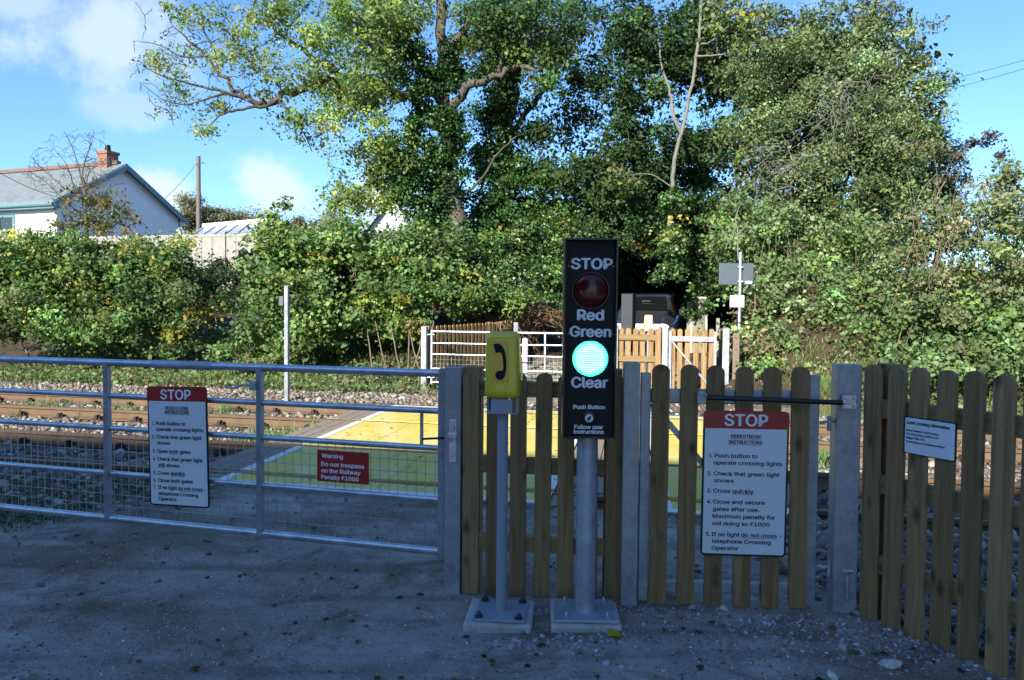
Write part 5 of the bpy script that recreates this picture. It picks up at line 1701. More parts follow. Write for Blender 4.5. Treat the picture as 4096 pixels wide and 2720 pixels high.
fo, c4b = foliage('outer_twigs_leaves', T4, [(1990, 30, 18.4, 110, 45, 1.0, .5), (2110, 120, 18.2, 40, 110, .8, .4), (1870, 60, 18.6, 120, 50, 1.0, .5), (2150, 260, 18, 22, 80, .6, .4), (2010, -10, 18.4, 100, 40, .8, .35)], PAL_WILLOW, LEAF, 30, leaf=.09, per_clump=10, rc=.26, per_m2=3.6, aspect=.32)
L4 = [([(1880, 760, 18), (1890, 600, 18), (1900, 430, 18), (1930, 260, 18.2), (1960, 120, 18.4), (1975, 40, 18.4)], .22, .03), ([(1895, 500, 18), (1830, 380, 18), (1790, 260, 18.2), (1780, 160, 18.4)], .12, .03), ([(1900, 430, 18), (1990, 330, 17.8), (2060, 230, 18), (2090, 120, 18.2)], .12, .02), ([(1900, 560, 17.8), (1980, 480, 17.4), (2060, 420, 17.4)], .1, .03)]
branches('trunk', T4, L4, list(c4[r_.choice(len(c4), min(150, len(c4)), replace=False)]) + list(c4b), TWIG, 34, twig_r=(.016, .004))
# a grey bare tangle of twigs in the face of the crown
tang = MB(); rg = random.Random(9)
for k in range(150):
    a = PD(1965 + rg.gauss(0, 45), 235 + rg.gauss(0, 40), 16.3 + rg.random() * .5)
    if k > 100: a = PD(1800 + rg.gauss(0, 40), 390 + rg.gauss(0, 30), 16.2 + rg.random() * .4)
    d = Vector((rg.gauss(0, 1), rg.gauss(0, .4), rg.gauss(0.1, .8))).normalized()
    pts = [a + d * (.16 * i) + Vector((rg.gauss(0, .04), rg.gauss(0, .04), -.012 * i * i + rg.gauss(0, .03))) for i in range(5)]
    tang.tube([p - Vector(T4.location) for p in pts], [.006, .005, .0045, .004, .002], 4, caps=False)
tang.build('dead_twigs', mat_plain('grey_twig', (.20, .185, .16), rough=.9), T4, smooth=60)

# ---- dark conifer at its right edge
T5 = plant('dark_evergreen', PD(2160, 600, 21.0), 'small dark evergreen showing at the right edge of the grey green tree', 'tree', 'trees beyond the crossing')
fo, c5 = foliage('crown', T5, [(2165, 345, 21, 38, 50, .9), (2140, 430, 21, 60, 70, 1.2), (2180, 430, 21, 40, 60, .9)], [((.014, .030, .012), 3), ((.025, .05, .02), 2)], LEAF, 35, leaf=.10, per_clump=40, rc=.26, per_m2=6, aspect=.3)
branches('trunk', T5, [([(2160, 640, 21), (2160, 500, 21), (2165, 340, 21)], .12, .02)], list(c5[:25]), BARK_DARK, 36)

# ---- ivy bank left of the lane
T6 = plant('ivy_bank', PD(1200, 700, 19.4), 'bright glossy ivy bush with scattered yellow leaves between the trunks and the signal', 'bush', 'bushes beyond the crossing')
foliage('foliage', T6, [(1120, 600, 19.6, 85, 70, 1.0), (1210, 560, 19.6, 90, 90, 1.0), (1260, 640, 19.3, 70, 90, .9), (1160, 670, 19.2, 90, 60, .8), (1290, 540, 20.0, 60, 90, .9), (1300, 690, 19.4, 40, 60, .6)], PAL_IVY + [(MG, 2), (LG, .7), (YEL, .3), (YG1, .4)], IVY, 37, leaf=.085, per_clump=36, rc=.28, per_m2=5.2, aspect=.45)
branches('stems', T6, [], [PD(1130 + 25 * k, 560 + 30 * (k % 3), 19.5) for k in range(7)], BARK_DARK, 38)
T6c = plant('fern_clump', PD(1185, 740, 18.0), 'pale green fern like weeds below the ivy, above the slanting picket fence', 'weeds')
foliage('fronds', T6c, [(1130, 660, 18.2, 70, 40, .5), (1185, 690, 18.0, 55, 30, .5), (1100, 700, 17.6, 50, 40, .5)], [(MG, 3), (LG, 2), (YG1, 2)], LEAF, 39, leaf=.14, per_clump=24, rc=.28, per_m2=6, aspect=.16)
dead = MB(); rg = random.Random(4)
T6d = plant('dead_bramble', PD(1190, 745, 19.0), 'tangle of brown dead bramble stems behind the picket fence, left of the signal', 'bramble')
for k in range(260):
    a = PD(1190 + rg.gauss(0, 55), 722 + rg.gauss(0, 17), 18.6 + rg.random() * .8)
    d = Vector((rg.gauss(0, 1), rg.gauss(0, .5), rg.gauss(0.2, .5))).normalized()
    pts = [a + d * (.15 * i) + Vector((rg.gauss(0, .05), rg.gauss(0, .05), -.02 * i * i + rg.gauss(0, .03))) for i in range(5)]
    dead.tube([p - Vector(T6d.location) for p in pts], [.010, .009, .008, .006, .004], 4, caps=False)
dead.build('stems', mat_plain('dead_bramble_stem', (.22, .125, .07), rough=.9), T6d, smooth=60)

# ---- dark thicket closing the lane
pz = pier.location
foliage('ivy', pier, [(1597, 690, 20.4, 16, 12, .25), (1590, 715, 20.3, 10, 22, .12), (1625, 705, 20.4, 10, 22, .15)], PAL_IVY + [(MG, 2)], IVY, 139, leaf=.07, per_clump=16, rc=.1, per_m2=40, aspect=.5)
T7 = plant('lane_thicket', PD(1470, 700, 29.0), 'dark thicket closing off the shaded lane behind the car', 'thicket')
foliage('foliage', T7, [(1480, 640, 29, 200, 130, 1.5), (1330, 560, 28, 120, 120, 1.5), (1650, 600, 28, 120, 140, 1.5), (1500, 520, 28, 170, 60, 1.5), (1480, 720, 29, 220, 90, 1.2)], DK_PAL, LEAF, 40, leaf=.2, per_clump=34, rc=.5, per_m2=2.4, aspect=.42)  # palette darkened so the leaf colours carry the lane's shade
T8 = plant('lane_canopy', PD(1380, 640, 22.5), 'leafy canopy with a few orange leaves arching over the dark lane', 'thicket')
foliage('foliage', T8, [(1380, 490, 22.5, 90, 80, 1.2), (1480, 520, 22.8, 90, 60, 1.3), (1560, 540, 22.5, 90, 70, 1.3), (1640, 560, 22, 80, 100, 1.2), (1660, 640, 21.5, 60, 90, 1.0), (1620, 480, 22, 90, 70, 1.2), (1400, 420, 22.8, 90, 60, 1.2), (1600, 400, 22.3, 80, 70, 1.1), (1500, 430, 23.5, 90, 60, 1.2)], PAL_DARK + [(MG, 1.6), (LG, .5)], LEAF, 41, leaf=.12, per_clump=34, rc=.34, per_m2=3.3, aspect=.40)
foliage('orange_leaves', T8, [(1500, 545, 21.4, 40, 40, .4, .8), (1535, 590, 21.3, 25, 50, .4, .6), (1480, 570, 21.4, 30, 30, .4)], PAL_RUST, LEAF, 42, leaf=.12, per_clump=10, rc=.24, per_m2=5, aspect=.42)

# ---- right bank scrub
T9 = plant('bank_scrub', PD(1850, 800, 15.0), 'bright green scrub and ivy covering the bank behind the sign pole', 'bush', 'bushes beyond the crossing')
fo, c9 = foliage('foliage', T9, [(1790, 560, 16.2, 100, 90, 1.0), (1880, 620, 15.8, 120, 90, 1.0), (1730, 520, 17, 70, 80, .9), (1960, 560, 16, 100, 90, 1.0), (1790, 690, 15.2, 80, 80, .8), (1890, 740, 14.8, 110, 80, .8), (1980, 690, 15, 100, 100, .9), (1780, 790, 14.4, 70, 60, .5), (1870, 820, 14.2, 90, 40, .5), (1970, 810, 14.2, 90, 45, .5), (1745, 830, 13.9, 45, 45, .4), (1720, 760, 14.6, 40, 50, .5), (1930, 860, 13.6, 120, 30, .4), (1810, 865, 13.5, 80, 30, .4), (1690, 560, 17.2, 40, 70, .7), (1740, 640, 16.0, 40, 60, .6, .7)], PAL_BRAMBLE, LEAF, 43, leaf=.092, per_clump=32, rc=.26, per_m2=5.2, aspect=.42, clump_var=.28)
stems = []
rg = random.Random(12)
for k in range(16):
    x = rg.uniform(1720, 2000); y = rg.uniform(560, 700)
    stems.append(([(x + rg.gauss(0, 10), y + 150, 15.6), (x, y, 15.2), (x + rg.gauss(6, 14), y - rg.uniform(30, 110), 15.2)], .009, .003))
stems += [([(1690, 720, 14.6), (1720, 640, 14.6), (1712, 590, 14.6)], .014, .006), ([(1740, 720, 14.6), (1745, 640, 14.6), (1760, 600, 14.6)], .014, .006)]
branches('stems', T9, stems, list(c9[:60]), TWIG, 44, twig_r=(.010, .003))
foliage('bracken', T9, [(1735, 770, 14.3, 45, 30, .35), (1725, 720, 14.8, 35, 30, .35), (1760, 810, 13.9, 40, 24, .3)], [(TAN, 3), ((.24, .17, .10), 3), (BRN, 2), (MG, 1)], LEAF, 143, leaf=.11, per_clump=10, rc=.2, per_m2=14, aspect=.24)
branches('dead_branch', T9, [([(1703, 600, 14.9), (1700, 540, 14.9), (1697, 500, 14.9), (1708, 470, 14.9)], .02, .007), ([(1700, 545, 14.9), (1722, 520, 14.9), (1738, 540, 14.9)], .014, .006), ([(1699, 520, 14.9), (1685, 545, 14.9), (1672, 575, 14.9)], .014, .006)], [PD(1700 + rg.gauss(0, 28), 510 + rg.gauss(0, 28), 14.9) for k in range(16)], BARK_PALE, 144, twig_r=(.009, .004))
T10 = plant('tan_shrub', PD(2240, 820, 12.4), 'tall straggly shrub with tan and yellowing leaves at the right edge', 'bush', 'bushes beyond the crossing')
fo, c10 = foliage('foliage', T10, [(2200, 500, 13.4, 90, 90, .9, .8), (2310, 480, 13.2, 80, 90, .8, .75), (2120, 560, 13.6, 80, 90, .8, .9), (2240, 620, 13.0, 110, 80, .9), (2340, 600, 12.9, 70, 110, .8), (2120, 660, 13.2, 90, 80, .8), (2060, 600, 13.8, 60, 90, .7), (2330, 420, 13.2, 60, 50, .6, .5), (2390, 520, 12.8, 60, 160, .8)], PAL_TAN, LEAF, 45, leaf=.085, per_clump=22, rc=.24, per_m2=6.0, aspect=.34, clump_var=.28)
stems = []
for k in range(44):
    x = rg.uniform(2080, 2420); y = rg.uniform(540, 680)
    lean = rg.gauss(30, 34)
    stems.append(([(x - lean, y + 170, 13.0), (x, y, 12.7 + rg.random() * .5), (x + lean, y - rg.uniform(70, 150), 12.9), (x + lean * 1.8, y - rg.uniform(150, 230), 12.9)], .007, .002))
stems += [([(2150, 470, 13.2), (2190, 400, 13.2), (2225, 350, 13.2), (2245, 310, 13.2)], .012, .005), ([(2260, 480, 13.2), (2290, 400, 13.2), (2318, 340, 13.2)], .012, .004), ([(2200, 420, 13.2), (2235, 360, 13.2), (2290, 310, 13.2)], .008, .004), ([(2330, 470, 13), (2345, 390, 13), (2330, 330, 13)], .010, .004), ([(2110, 480, 13.4), (2125, 440, 13.4), (2160, 400, 13.4)], .012, .005)]
branches('stems', T10, stems, list(c10[:120]), TWIG, 46, twig_r=(.008, .003))
foliage('seed_heads', T10, [(2215, 360, 13.2, 22, 14, .2), (2245, 330, 13.2, 16, 10, .2), (2280, 320, 13.2, 16, 8, .2), (2310, 360, 13.2, 10, 14, .15), (2180, 410, 13.2, 18, 10, .2), (2330, 400, 13, 26, 18, .2)], [((.10, .085, .06), 3), ((.15, .125, .085), 2)], LEAF, 47, leaf=.07, per_clump=10, rc=.09, per_m2=30, aspect=.3)[0]['kind'] = 'stuff'
T11 = plant('bramble_bush', PD(2180, 860, 12.2), 'bramble bush with large light green leaves low at the right, above the picket fence', 'bush', 'bushes beyond the crossing')
fo, c11 = foliage('foliage', T11, [(2060, 740, 13.2, 90, 80, .7), (2170, 730, 12.9, 100, 70, .7), (2290, 720, 12.7, 100, 80, .7), (2100, 820, 12.6, 90, 45, .5), (2230, 810, 12.4, 100, 50, .5), (2330, 800, 12.2, 70, 60, .5), (2390, 740, 12.3, 50, 90, .6), (2080, 860, 12.1, 80, 30, .4), (2220, 860, 11.9, 90, 30, .4), (2340, 860, 11.7, 70, 30, .4)], PAL_BRAMBLE, LEAF, 48, leaf=.095, per_clump=26, rc=.24, per_m2=6.0, aspect=.45, clump_var=.3)
branches('stems', T11, [], [p for p in c11[:50]], TWIG, 49, twig_r=(.008, .003))

# ---- left hedge
HG = 'bushes beyond the crossing'
T12 = plant('hedge_bush', PD(90, 800, 17.0), 'hedge bush at the left edge, flecked with yellow leaves', 'bush', HG)
fo, c12 = foliage('foliage', T12, [(40, 620, 17.4, 90, 75, 1.0), (140, 640, 17.2, 90, 85, 1.0), (60, 740, 16.6, 100, 70, .8), (160, 750, 16.6, 80, 65, .8), (-40, 680, 17, 80, 120, 1.0), (60, 570, 17.6, 80, 32, .8), (150, 575, 17.6, 80, 32, .8), (210, 690, 17, 50, 80, .8)], PAL_HEDGE + [(YEL, .5), (YG1, 1)], LEAF, 50, leaf=.09, per_clump=34, rc=.27, per_m2=5.2, aspect=.42, clump_var=.28)
branches('stems', T12, [], [p for p in c12[:40]], TWIG, 51)
T13 = plant('hedge_bush', PD(330, 810, 17.0), 'dark green hedge bush below the house gable', 'bush', HG)
fo, c13 = foliage('foliage', T13, [(270, 640, 17.4, 90, 85, 1.0), (370, 640, 17.4, 80, 80, 1.0), (430, 680, 16.8, 50, 60, .8), (330, 730, 16.4, 90, 70, .9), (410, 780, 16.2, 45, 40, .5), (250, 760, 16.6, 70, 60, .7), (370, 570, 17.6, 50, 38, .6), (270, 572, 17.6, 80, 34, .8), (400, 590, 17.0, 40, 40, .6)], PAL_HEDGE, LEAF, 52, leaf=.09, per_clump=34, rc=.27, per_m2=5.2, aspect=.42, clump_var=.3)
branches('stems', T13, [], [p for p in c13[:40]], TWIG, 53)
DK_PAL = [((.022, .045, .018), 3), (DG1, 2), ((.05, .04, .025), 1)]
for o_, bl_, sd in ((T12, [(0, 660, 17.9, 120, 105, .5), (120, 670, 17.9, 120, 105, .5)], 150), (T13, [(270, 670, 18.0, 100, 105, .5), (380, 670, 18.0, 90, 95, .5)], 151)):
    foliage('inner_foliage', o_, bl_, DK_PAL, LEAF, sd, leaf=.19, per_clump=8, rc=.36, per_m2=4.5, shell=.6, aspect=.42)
T14 = plant('hedge_bush', PD(510, 800, 20.0), 'low shaded thicket in the dip between the hedge bushes, under the panel wall', 'bush', HG)
foliage('foliage', T14, [(500, 670, 22.5, 90, 50, .8), (540, 720, 22, 80, 70, .8), (470, 730, 22, 70, 70, .8), (600, 650, 22.5, 80, 40, .8), (510, 630, 23.5, 90, 25, .6)], [((.025, .05, .014), 3), (DG1, 3), (BRN, 1)], LEAF, 54, leaf=.10, per_clump=30, rc=.3, per_m2=4.5, aspect=.4)  # shade of the recess is put into these dark leaf colours
T15 = plant('hazel_bush', PD(640, 830, 15.8), 'light green hazel bush behind the slim grey lineside post', 'bush', HG)
fo, c15 = foliage('foliage', T15, [(650, 580, 16.4, 80, 65, .9), (730, 590, 16.6, 70, 70, .9), (620, 680, 16.0, 75, 80, .9), (700, 700, 16.0, 80, 80, .9), (590, 770, 15.6, 60, 55, .7), (680, 780, 15.6, 80, 50, .7), (760, 720, 16.2, 60, 90, .8), (640, 520, 16.4, 26, 36, .4, .5), (510, 800, 15.4, 40, 25, .4)], PAL_HAZEL, LEAF, 55, leaf=.105, per_clump=28, rc=.26, per_m2=5.4, aspect=.46, clump_var=.28)
branches('stems', T15, [([(655, 560, 16.4), (660, 510, 16.4), (652, 470, 16.4)], .012, .004), ([(640, 560, 16.4), (630, 510, 16.4), (612, 480, 16.4)], .010, .004)], [p for p in c15[:60]], TWIG, 56)
foliage('top_shoots', T15, [(655, 480, 16.4, 18, 26, .2), (620, 490, 16.4, 16, 18, .2)], PAL_HAZEL, LEAF, 57, leaf=.10, per_clump=7, rc=.14, per_m2=14, aspect=.42)[0]['kind'] = 'stuff'
T16 = plant('hazel_bush', PD(900, 830, 16.2), 'large hazel bush with bare stems at its foot, left of the far field gate', 'bush', HG)
fo, c16 = foliage('foliage', T16, [(830, 570, 17.0, 80, 70, 1.0), (930, 580, 17.2, 90, 75, 1.0), (1010, 600, 17.4, 80, 80, 1.0), (850, 670, 16.6, 80, 70, .9), (950, 690, 16.6, 90, 70, .9), (1040, 680, 17, 60, 60, .8), (830, 740, 16.2, 50, 50, .6), (910, 760, 16.2, 70, 45, .6), (1060, 620, 17.6, 50, 80, .8), (780, 560, 17, 50, 50, .7)], PAL_HAZEL, LEAF, 58, leaf=.10, per_clump=28, rc=.27, per_m2=5.0, aspect=.45, clump_var=.28)
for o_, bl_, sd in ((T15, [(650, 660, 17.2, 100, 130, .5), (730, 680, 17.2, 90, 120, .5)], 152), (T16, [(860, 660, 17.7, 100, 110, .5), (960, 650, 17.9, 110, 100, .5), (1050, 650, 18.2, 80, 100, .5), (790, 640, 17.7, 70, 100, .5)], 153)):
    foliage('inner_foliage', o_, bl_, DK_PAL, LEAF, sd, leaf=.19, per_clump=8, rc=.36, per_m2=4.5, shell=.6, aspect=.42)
st_ = [([(x0, 860, 15.9), (x0 + dx * .5, 810, 15.9), (x0 + dx, 740, 16.0)], .02, .010) for x0, dx in ((925, -25), (940, 5), (950, 30), (970, -30), (980, 20), (895, -30), (860, -15), (990, 10))]
branches('stems', T16, st_, [p for p in c16[:50]], TWIG, 59)

# thin bare tree in front of the house
T17 = plant('bare_tree', PD(190, 640, 22.0), 'almost bare thin tree with a few brown leaves in front of the house', 'tree')
rg = random.Random(21)
lm_ = [([(205, 640, 22), (200, 520, 22), (196, 455, 22), (190, 410, 22)], .07, .035)]
for pts in ([(197, 470), (175, 430), (150, 380), (118, 335)], [(192, 430), (182, 380), (160, 335), (150, 300)], [(190, 410), (196, 370), (205, 330), (215, 300)], [(198, 500), (160, 470), (110, 430), (75, 400)], [(198, 490), (230, 450), (255, 430), (285, 420)], [(194, 440), (215, 400), (235, 380), (250, 365)], [(196, 455), (150, 440), (100, 390), (70, 360)]):
    lm_.append(([(x + rg.gauss(0, 3), y + rg.gauss(0, 3), 22 + rg.gauss(0, .3)) for x, y in pts], .022, .007))
tips = []
for k in range(340):
    an = rg.uniform(-1.25, .75); rd = rg.uniform(50, 175) * (1 if an < .3 else .7)
    tips.append(PD(198 + rd * sin(an) * 1.02, max(290, 470 - rd * cos(an)) + rg.gauss(0, 6), 22 + rg.gauss(0, .6)))
branches('branches', T17, lm_, tips, mat_plain('purple_twig', (.105, .085, .075), rough=.9), 60, twig_r=(.012, .006), wig=.16)
foliage('leaves', T17, [(220, 470, 21.8, 75, 40, .7, .8), (180, 500, 21.8, 60, 40, .6, .7), (270, 490, 21.8, 50, 25, .5, .8), (210, 430, 22, 60, 30, .5, .3), (150, 520, 21.8, 60, 30, .5, .7), (260, 520, 21.8, 70, 28, .5, .9)], [(ORG, 2), (BRN, 3), (YG1, 2), (DG3, 2)], LEAF, 61, leaf=.09, per_clump=9, rc=.2, per_m2=8, aspect=.42)

# far tree line
for i, (x, y, rx, ry, Y, lab) in enumerate(((440, 490, 36, 38, 62, 'bare topped distant tree just left of the telegraph pole'), (500, 497, 36, 32, 64, 'distant olive tree right of the telegraph pole'), (560, 508, 44, 26, 66, 'distant low brownish tree above the glazed roof'), (690, 522, 44, 22, 60, 'distant tree between the hazel shoots and the big tree'), (760, 520, 50, 30, 58, 'distant tree half hidden by the hanging yellow leaves'), (620, 520, 40, 24, 68, 'distant tree behind the right end of the glazed roof'))):
    t = plant('distant_tree', PD(x, y + ry + 40, Y), lab, 'tree', 'distant trees on the skyline')
    t.location.z = 2.0
    fo, cf = foliage('crown', t, [(x, y, Y, rx, ry, 2.0), (x + rx * .4, y + ry * .5, Y, rx * .7, ry * .7, 2.0), (x - rx * .4, y + ry * .4, Y, rx * .7, ry * .7, 2.0)], PAL_FAR + [(MG, .6)], LEAF, 70 + i, leaf=.22, per_clump=22, rc=.5, per_m2=1.6, aspect=.34)
    branches('trunk', t, [([(x, y + ry + 60, Y), (x + 2, y + ry * .4, Y), (x, y - ry * .5, Y)], .22, .06)], [p for p in cf[:40]], BARK_DARK, 80 + i, twig_r=(.05, .015))

# pale house glimpsed through the trunks
gh = PD(905, 500, 44)
fl0, fl1 = PD(1692, 765, 14.4), PD(1860, 912, 13.6)
fl = tag(MB().tube([fl0, fl0.lerp(fl1, .5) + Vector((0, 0, -.04)), fl1], [.05, .06, .05], 8).build('fallen_log', BARK_DARK, None, smooth=60), 'dark fallen log slanting down the bank right of the sign pole', 'log')
hb = empty('house', (gh.x, gh.y, 0.9), .2, 'pale house glimpsed through gaps behind the ivy clad tree', 'house')
m = MB(); m.add([(-1.25, 0, 0), (1.25, 0, 0), (1.25, 0, 5.2), (0, 0, 6.9), (-1.25, 0, 5.2), (-1.25, 8, 0), (1.25, 8, 0), (1.25, 8, 5.2), (0, 8, 6.9), (-1.25, 8, 5.2)], [(0, 1, 2, 3, 4), (9, 8, 7, 6, 5), (0, 4, 9, 5), (1, 6, 7, 2)]); m.build('wall', mat_plain('grey_render', (.5, .51, .52), rough=.9), hb)
m = MB(); m.add([(-1.45, -.3, 5.05), (0, -.3, 7.0), (0, 8.3, 7.0), (-1.45, 8.3, 5.05), (1.45, -.3, 5.05), (1.45, 8.3, 5.05)], [(0, 1, 2, 3), (1, 4, 5, 2)]); m.build('roof', SLATE, hb)

# ------------------------------------------------------------------ ground cover


def scatter(n, rng, s0, s1, t0, t1):
    s = rng.uniform(s0, s1, n); t = rng.uniform(t0, t1, n)
    X = s * RU.x + t * RV.x; Y = s * RU.y + t * RV.y
    return s, t, X, Y


ICO_V = None


def stones(name, X, Y, Z, size, rng, mat, pal, flat=.7):
    """many small angular stones in one mesh"""
    phi = (1 + 5 ** .5) / 2
    base = np.array([(-1, phi, 0), (1, phi, 0), (-1, -phi, 0), (1, -phi, 0), (0, -1, phi), (0, 1, phi), (0, -1, -phi), (0, 1, -phi), (phi, 0, -1), (phi, 0, 1), (-phi, 0, -1), (-phi, 0, 1)]) / 1.902
    fc = np.array([(0, 11, 5), (0, 5, 1), (0, 1, 7), (0, 7, 10), (0, 10, 11), (1, 5, 9), (5, 11, 4), (11, 10, 2), (10, 7, 6), (7, 1, 8), (3, 9, 4), (3, 4, 2), (3, 2, 6), (3, 6, 8), (3, 8, 9), (4, 9, 5), (2, 4, 11), (6, 2, 10), (8, 6, 7), (9, 8, 1)])
    n = len(X)
    v = base[None] * (1 + rng.normal(size=(n, 12, 1)) * .16)
    sc = (size * rng.lognormal(0, .35, n))[:, None, None] * (1 + rng.normal(size=(n, 1, 3)) * .22)
    sc[:, :, 2] *= flat
    v = v * sc * .5
    a = rng.uniform(0, 2 * pi, n); ca, sa = np.cos(a)[:, None], np.sin(a)[:, None]
    x = v[:, :, 0] * ca - v[:, :, 1] * sa; y = v[:, :, 0] * sa + v[:, :, 1] * ca
    tl = rng.normal(size=(n, 1)) * .4
    z = v[:, :, 2] + x * tl
    v = np.stack([x + X[:, None], y + Y[:, None], z + Z[:, None] + (sc[:, :, 2] * .15)], -1).reshape(-1, 3)
    f = (fc[None] + (np.arange(n) * 12)[:, None, None]).reshape(-1, 3)
    me = bpy.data.meshes.new(name)
    me.vertices.add(len(v)); me.loops.add(len(f) * 3); me.polygons.add(len(f))
    me.vertices.foreach_set('co', v.astype(np.float32).reshape(-1))
    me.loops.foreach_set('vertex_index', f.astype(np.int32).reshape(-1))
    me.polygons.foreach_set('loop_start', np.arange(0, len(f) * 3, 3, dtype=np.int32))
    me.polygons.foreach_set('loop_total', np.full(len(f), 3, dtype=np.int32))
    me.update(calc_edges=True)
    me.materials.append(mat)
    cl = pick_cols(n, pal, rng, .2)
    c4 = np.ones((n, 12, 4), dtype=np.float32); c4[:, :, :3] = cl[:, None, :]
    at = me.color_attributes.new('Col', 'FLOAT_COLOR', 'POINT'); at.data.foreach_set('color', c4.reshape(-1))
    o = bpy.data.objects.new(name, me); C.objects.link(o)
    return o


def mat_attr(name, rough=.9, bump=.4):
    m, t, b = new_mat(name); L = t.links.new
    at = N(t, 'ShaderNodeAttribute', attribute_name='Col')
    geo = N(t, 'ShaderNodeNewGeometry')
    no = N(t, 'ShaderNodeTexNoise'); no.inputs['Scale'].default_value = 90; no.inputs['Detail'].default_value = 4; L(geo.outputs['Position'], no.inputs['Vector'])
    hs = N(t, 'ShaderNodeHueSaturation'); L(at.outputs['Color'], hs.inputs['Color'])
    r = N(t, 'ShaderNodeMapRange'); L(no.outputs['Fac'], r.inputs['Value']); r.inputs['From Min'].default_value = .3; r.inputs['From Max'].default_value = .7; r.inputs['To Min'].default_value = .7; r.inputs['To Max'].default_value = 1.25
    L(r.outputs[0], hs.inputs['Value']); L(hs.outputs[0], b.inputs['Base Color'])
    b.inputs['Roughness'].default_value = rough
    bp = N(t, 'ShaderNodeBump'); bp.inputs['Strength'].default_value = bump; bp.inputs['Distance'].default_value = .004; L(no.outputs['Fac'], bp.inputs['Height']); L(bp.outputs[0], b.inputs['Normal'])
    return m


STONE_A = mat_attr('stones_varied')
PAL_BALLAST = [((.235, .21, .175), 3), ((.37, .345, .30), 1.3), ((.17, .14, .11), 2.8), ((.19, .125, .08), 1.8), ((.10, .09, .075), 1.6)]
PAL_GRIT = [((.30, .30, .30), 3), ((.42, .42, .42), 2), ((.20, .19, .18), 2), ((.34, .25, .20), .6)]

rng = np.random.default_rng(77)
s, t, X, Y = scatter(42000, rng, -13, 9, 5.5, 13.2)
xd0 = -4.14 - .105 * (t - 6.3) - .52; xd1 = 0.72 - .085 * (t - 6.3) + .2
deck = (s > xd0) & (s < xd1) & (t < 11.75)
ok = ~deck
for rt in RAILS_T: ok &= np.abs(t - rt) > .085
edge = (t > 11.8) & (s > -3.6) & (s < 2.2) & (rng.random(len(t)) < .8); ok &= ~edge
near = (t < 5.95) & (s > -5.2) & (s < 1.6); ok &= ~near
X, Y, t_ = X[ok], Y[ok], t[ok]
o = stones('ballast', X, Y, terr(X, Y) - .004, .052, rng, STONE_A, PAL_BALLAST)
tag(o, kind='stuff')
# stones beyond the right hand fence, coarser and nearer
s, t, X, Y = scatter(9000, rng, .2, 5, 3.3, 6.0)
ok = (X > 1.85 + (3.9 - Y) * .46) & (Y > 2.5)
o = stones('ballast_shoulder', X[ok], Y[ok], terr(X[ok], Y[ok]), .05, rng, STONE_A, PAL_BALLAST)
tag(o, kind='stuff')


s, t, X, Y = scatter(2600, rng, -9, -3.7, 4.9, 5.95)
ok = rng.random(len(X)) < np.clip((-3.6 - s) / 1.2, 0, 1)
o = stones('track_side_stones', X[ok], Y[ok], terr(X[ok], Y[ok]), .04, rng, STONE_A, PAL_BALLAST)
tag(o, kind='stuff')


# gravel near the plinths and fence feet
def gravel(name, n, boxes, size, pal=PAL_GRIT):
    xs = []; ys = []
    for cx, cy, sx, sy, w in boxes:
        k = int(n * w); p = rng.normal(size=(k, 2)); a = G(cx, cy)
        xs.append(a.x + p[:, 0] * sx); ys.append(a.y + p[:, 1] * sy)
    X = np.concatenate(xs); Y = np.concatenate(ys)
    o = stones(name, X, Y, terr(X, Y) - .003, size, rng, STONE_A, pal)
    return tag(o, kind='stuff')


gravel('gravel', 1500, [(3300, 2500, .35, .06, .22), (3650, 2600, .22, .12, .2), (3450, 2560, .4, .14, .15), (2350, 2570, .25, .07, .14), (2050, 2560, .12, .05, .05), (3000, 2600, .5, .2, .14), (2480, 2440, .35, .06, .10)], .016)
X = rng.uniform(-4.5, 2.4, 44000); Y = 2.1 + 4.0 * rng.random(44000) ** 1.5
o = stones('road_grit', X, Y, terr(X, Y) - .0015, .0068, rng, STONE_A, [((.42, .38, .33), 3), ((.58, .54, .48), 1.3), ((.26, .225, .18), 3), ((.12, .10, .08), 2.2)]); tag(o, kind='stuff')
X = rng.uniform(-4.5, 4.5, 2600); Y = rng.uniform(12.4, 15.5, 2600)
o = stones('verge_stones', X, Y, terr(X, Y) - .003, .035, rng, STONE_A, PAL_BALLAST); tag(o, kind='stuff')

STN = [(3560, 2665, .085, (.42, .40, .38), 'large flat pale stone at the foot of the right picket fence'), (3560, 2550, .042, (.42, .32, .31), 'pinkish stone lying before the right picket fence'), (3430, 2462, .04, (.22, .22, .23), 'grey stone at the foot of the wide gate post'),
       (2040, 2552, .032, (.46, .46, .47), 'pale stone in front of the telephone plinth'), (2170, 2547, .032, (.50, .50, .50), 'pale stone in the gap between the two plinths'), (2310, 2611, .06, (.26, .26, .27), 'dark grey stone in front of the signal plinth'), (3100, 2632, .035, (.30, .26, .27), 'lone reddish stone on the mud before the picket gate'), (3760, 2615, .05, (.20, .21, .24), 'dark slate stone against the right picket fence'), (3330, 2715, .06, (.45, .44, .42), 'pale stone cut off by the bottom edge of the view')]
for i, (sx, sy, sz, col, lab) in enumerate(STN):
    p = G(sx, sy)
    o = stones('stone', np.array([0.0]), np.array([0.0]), np.array([0.0]), sz, np.random.default_rng(200 + i), STONE_A, [(col, 1)], flat=.6)
    o.location = (p.x, p.y, tz(p.x, p.y) + .002)
    tag(o, lab, 'stone', 'loose stones near the fence')

# grass tufts and weeds (one mass each)


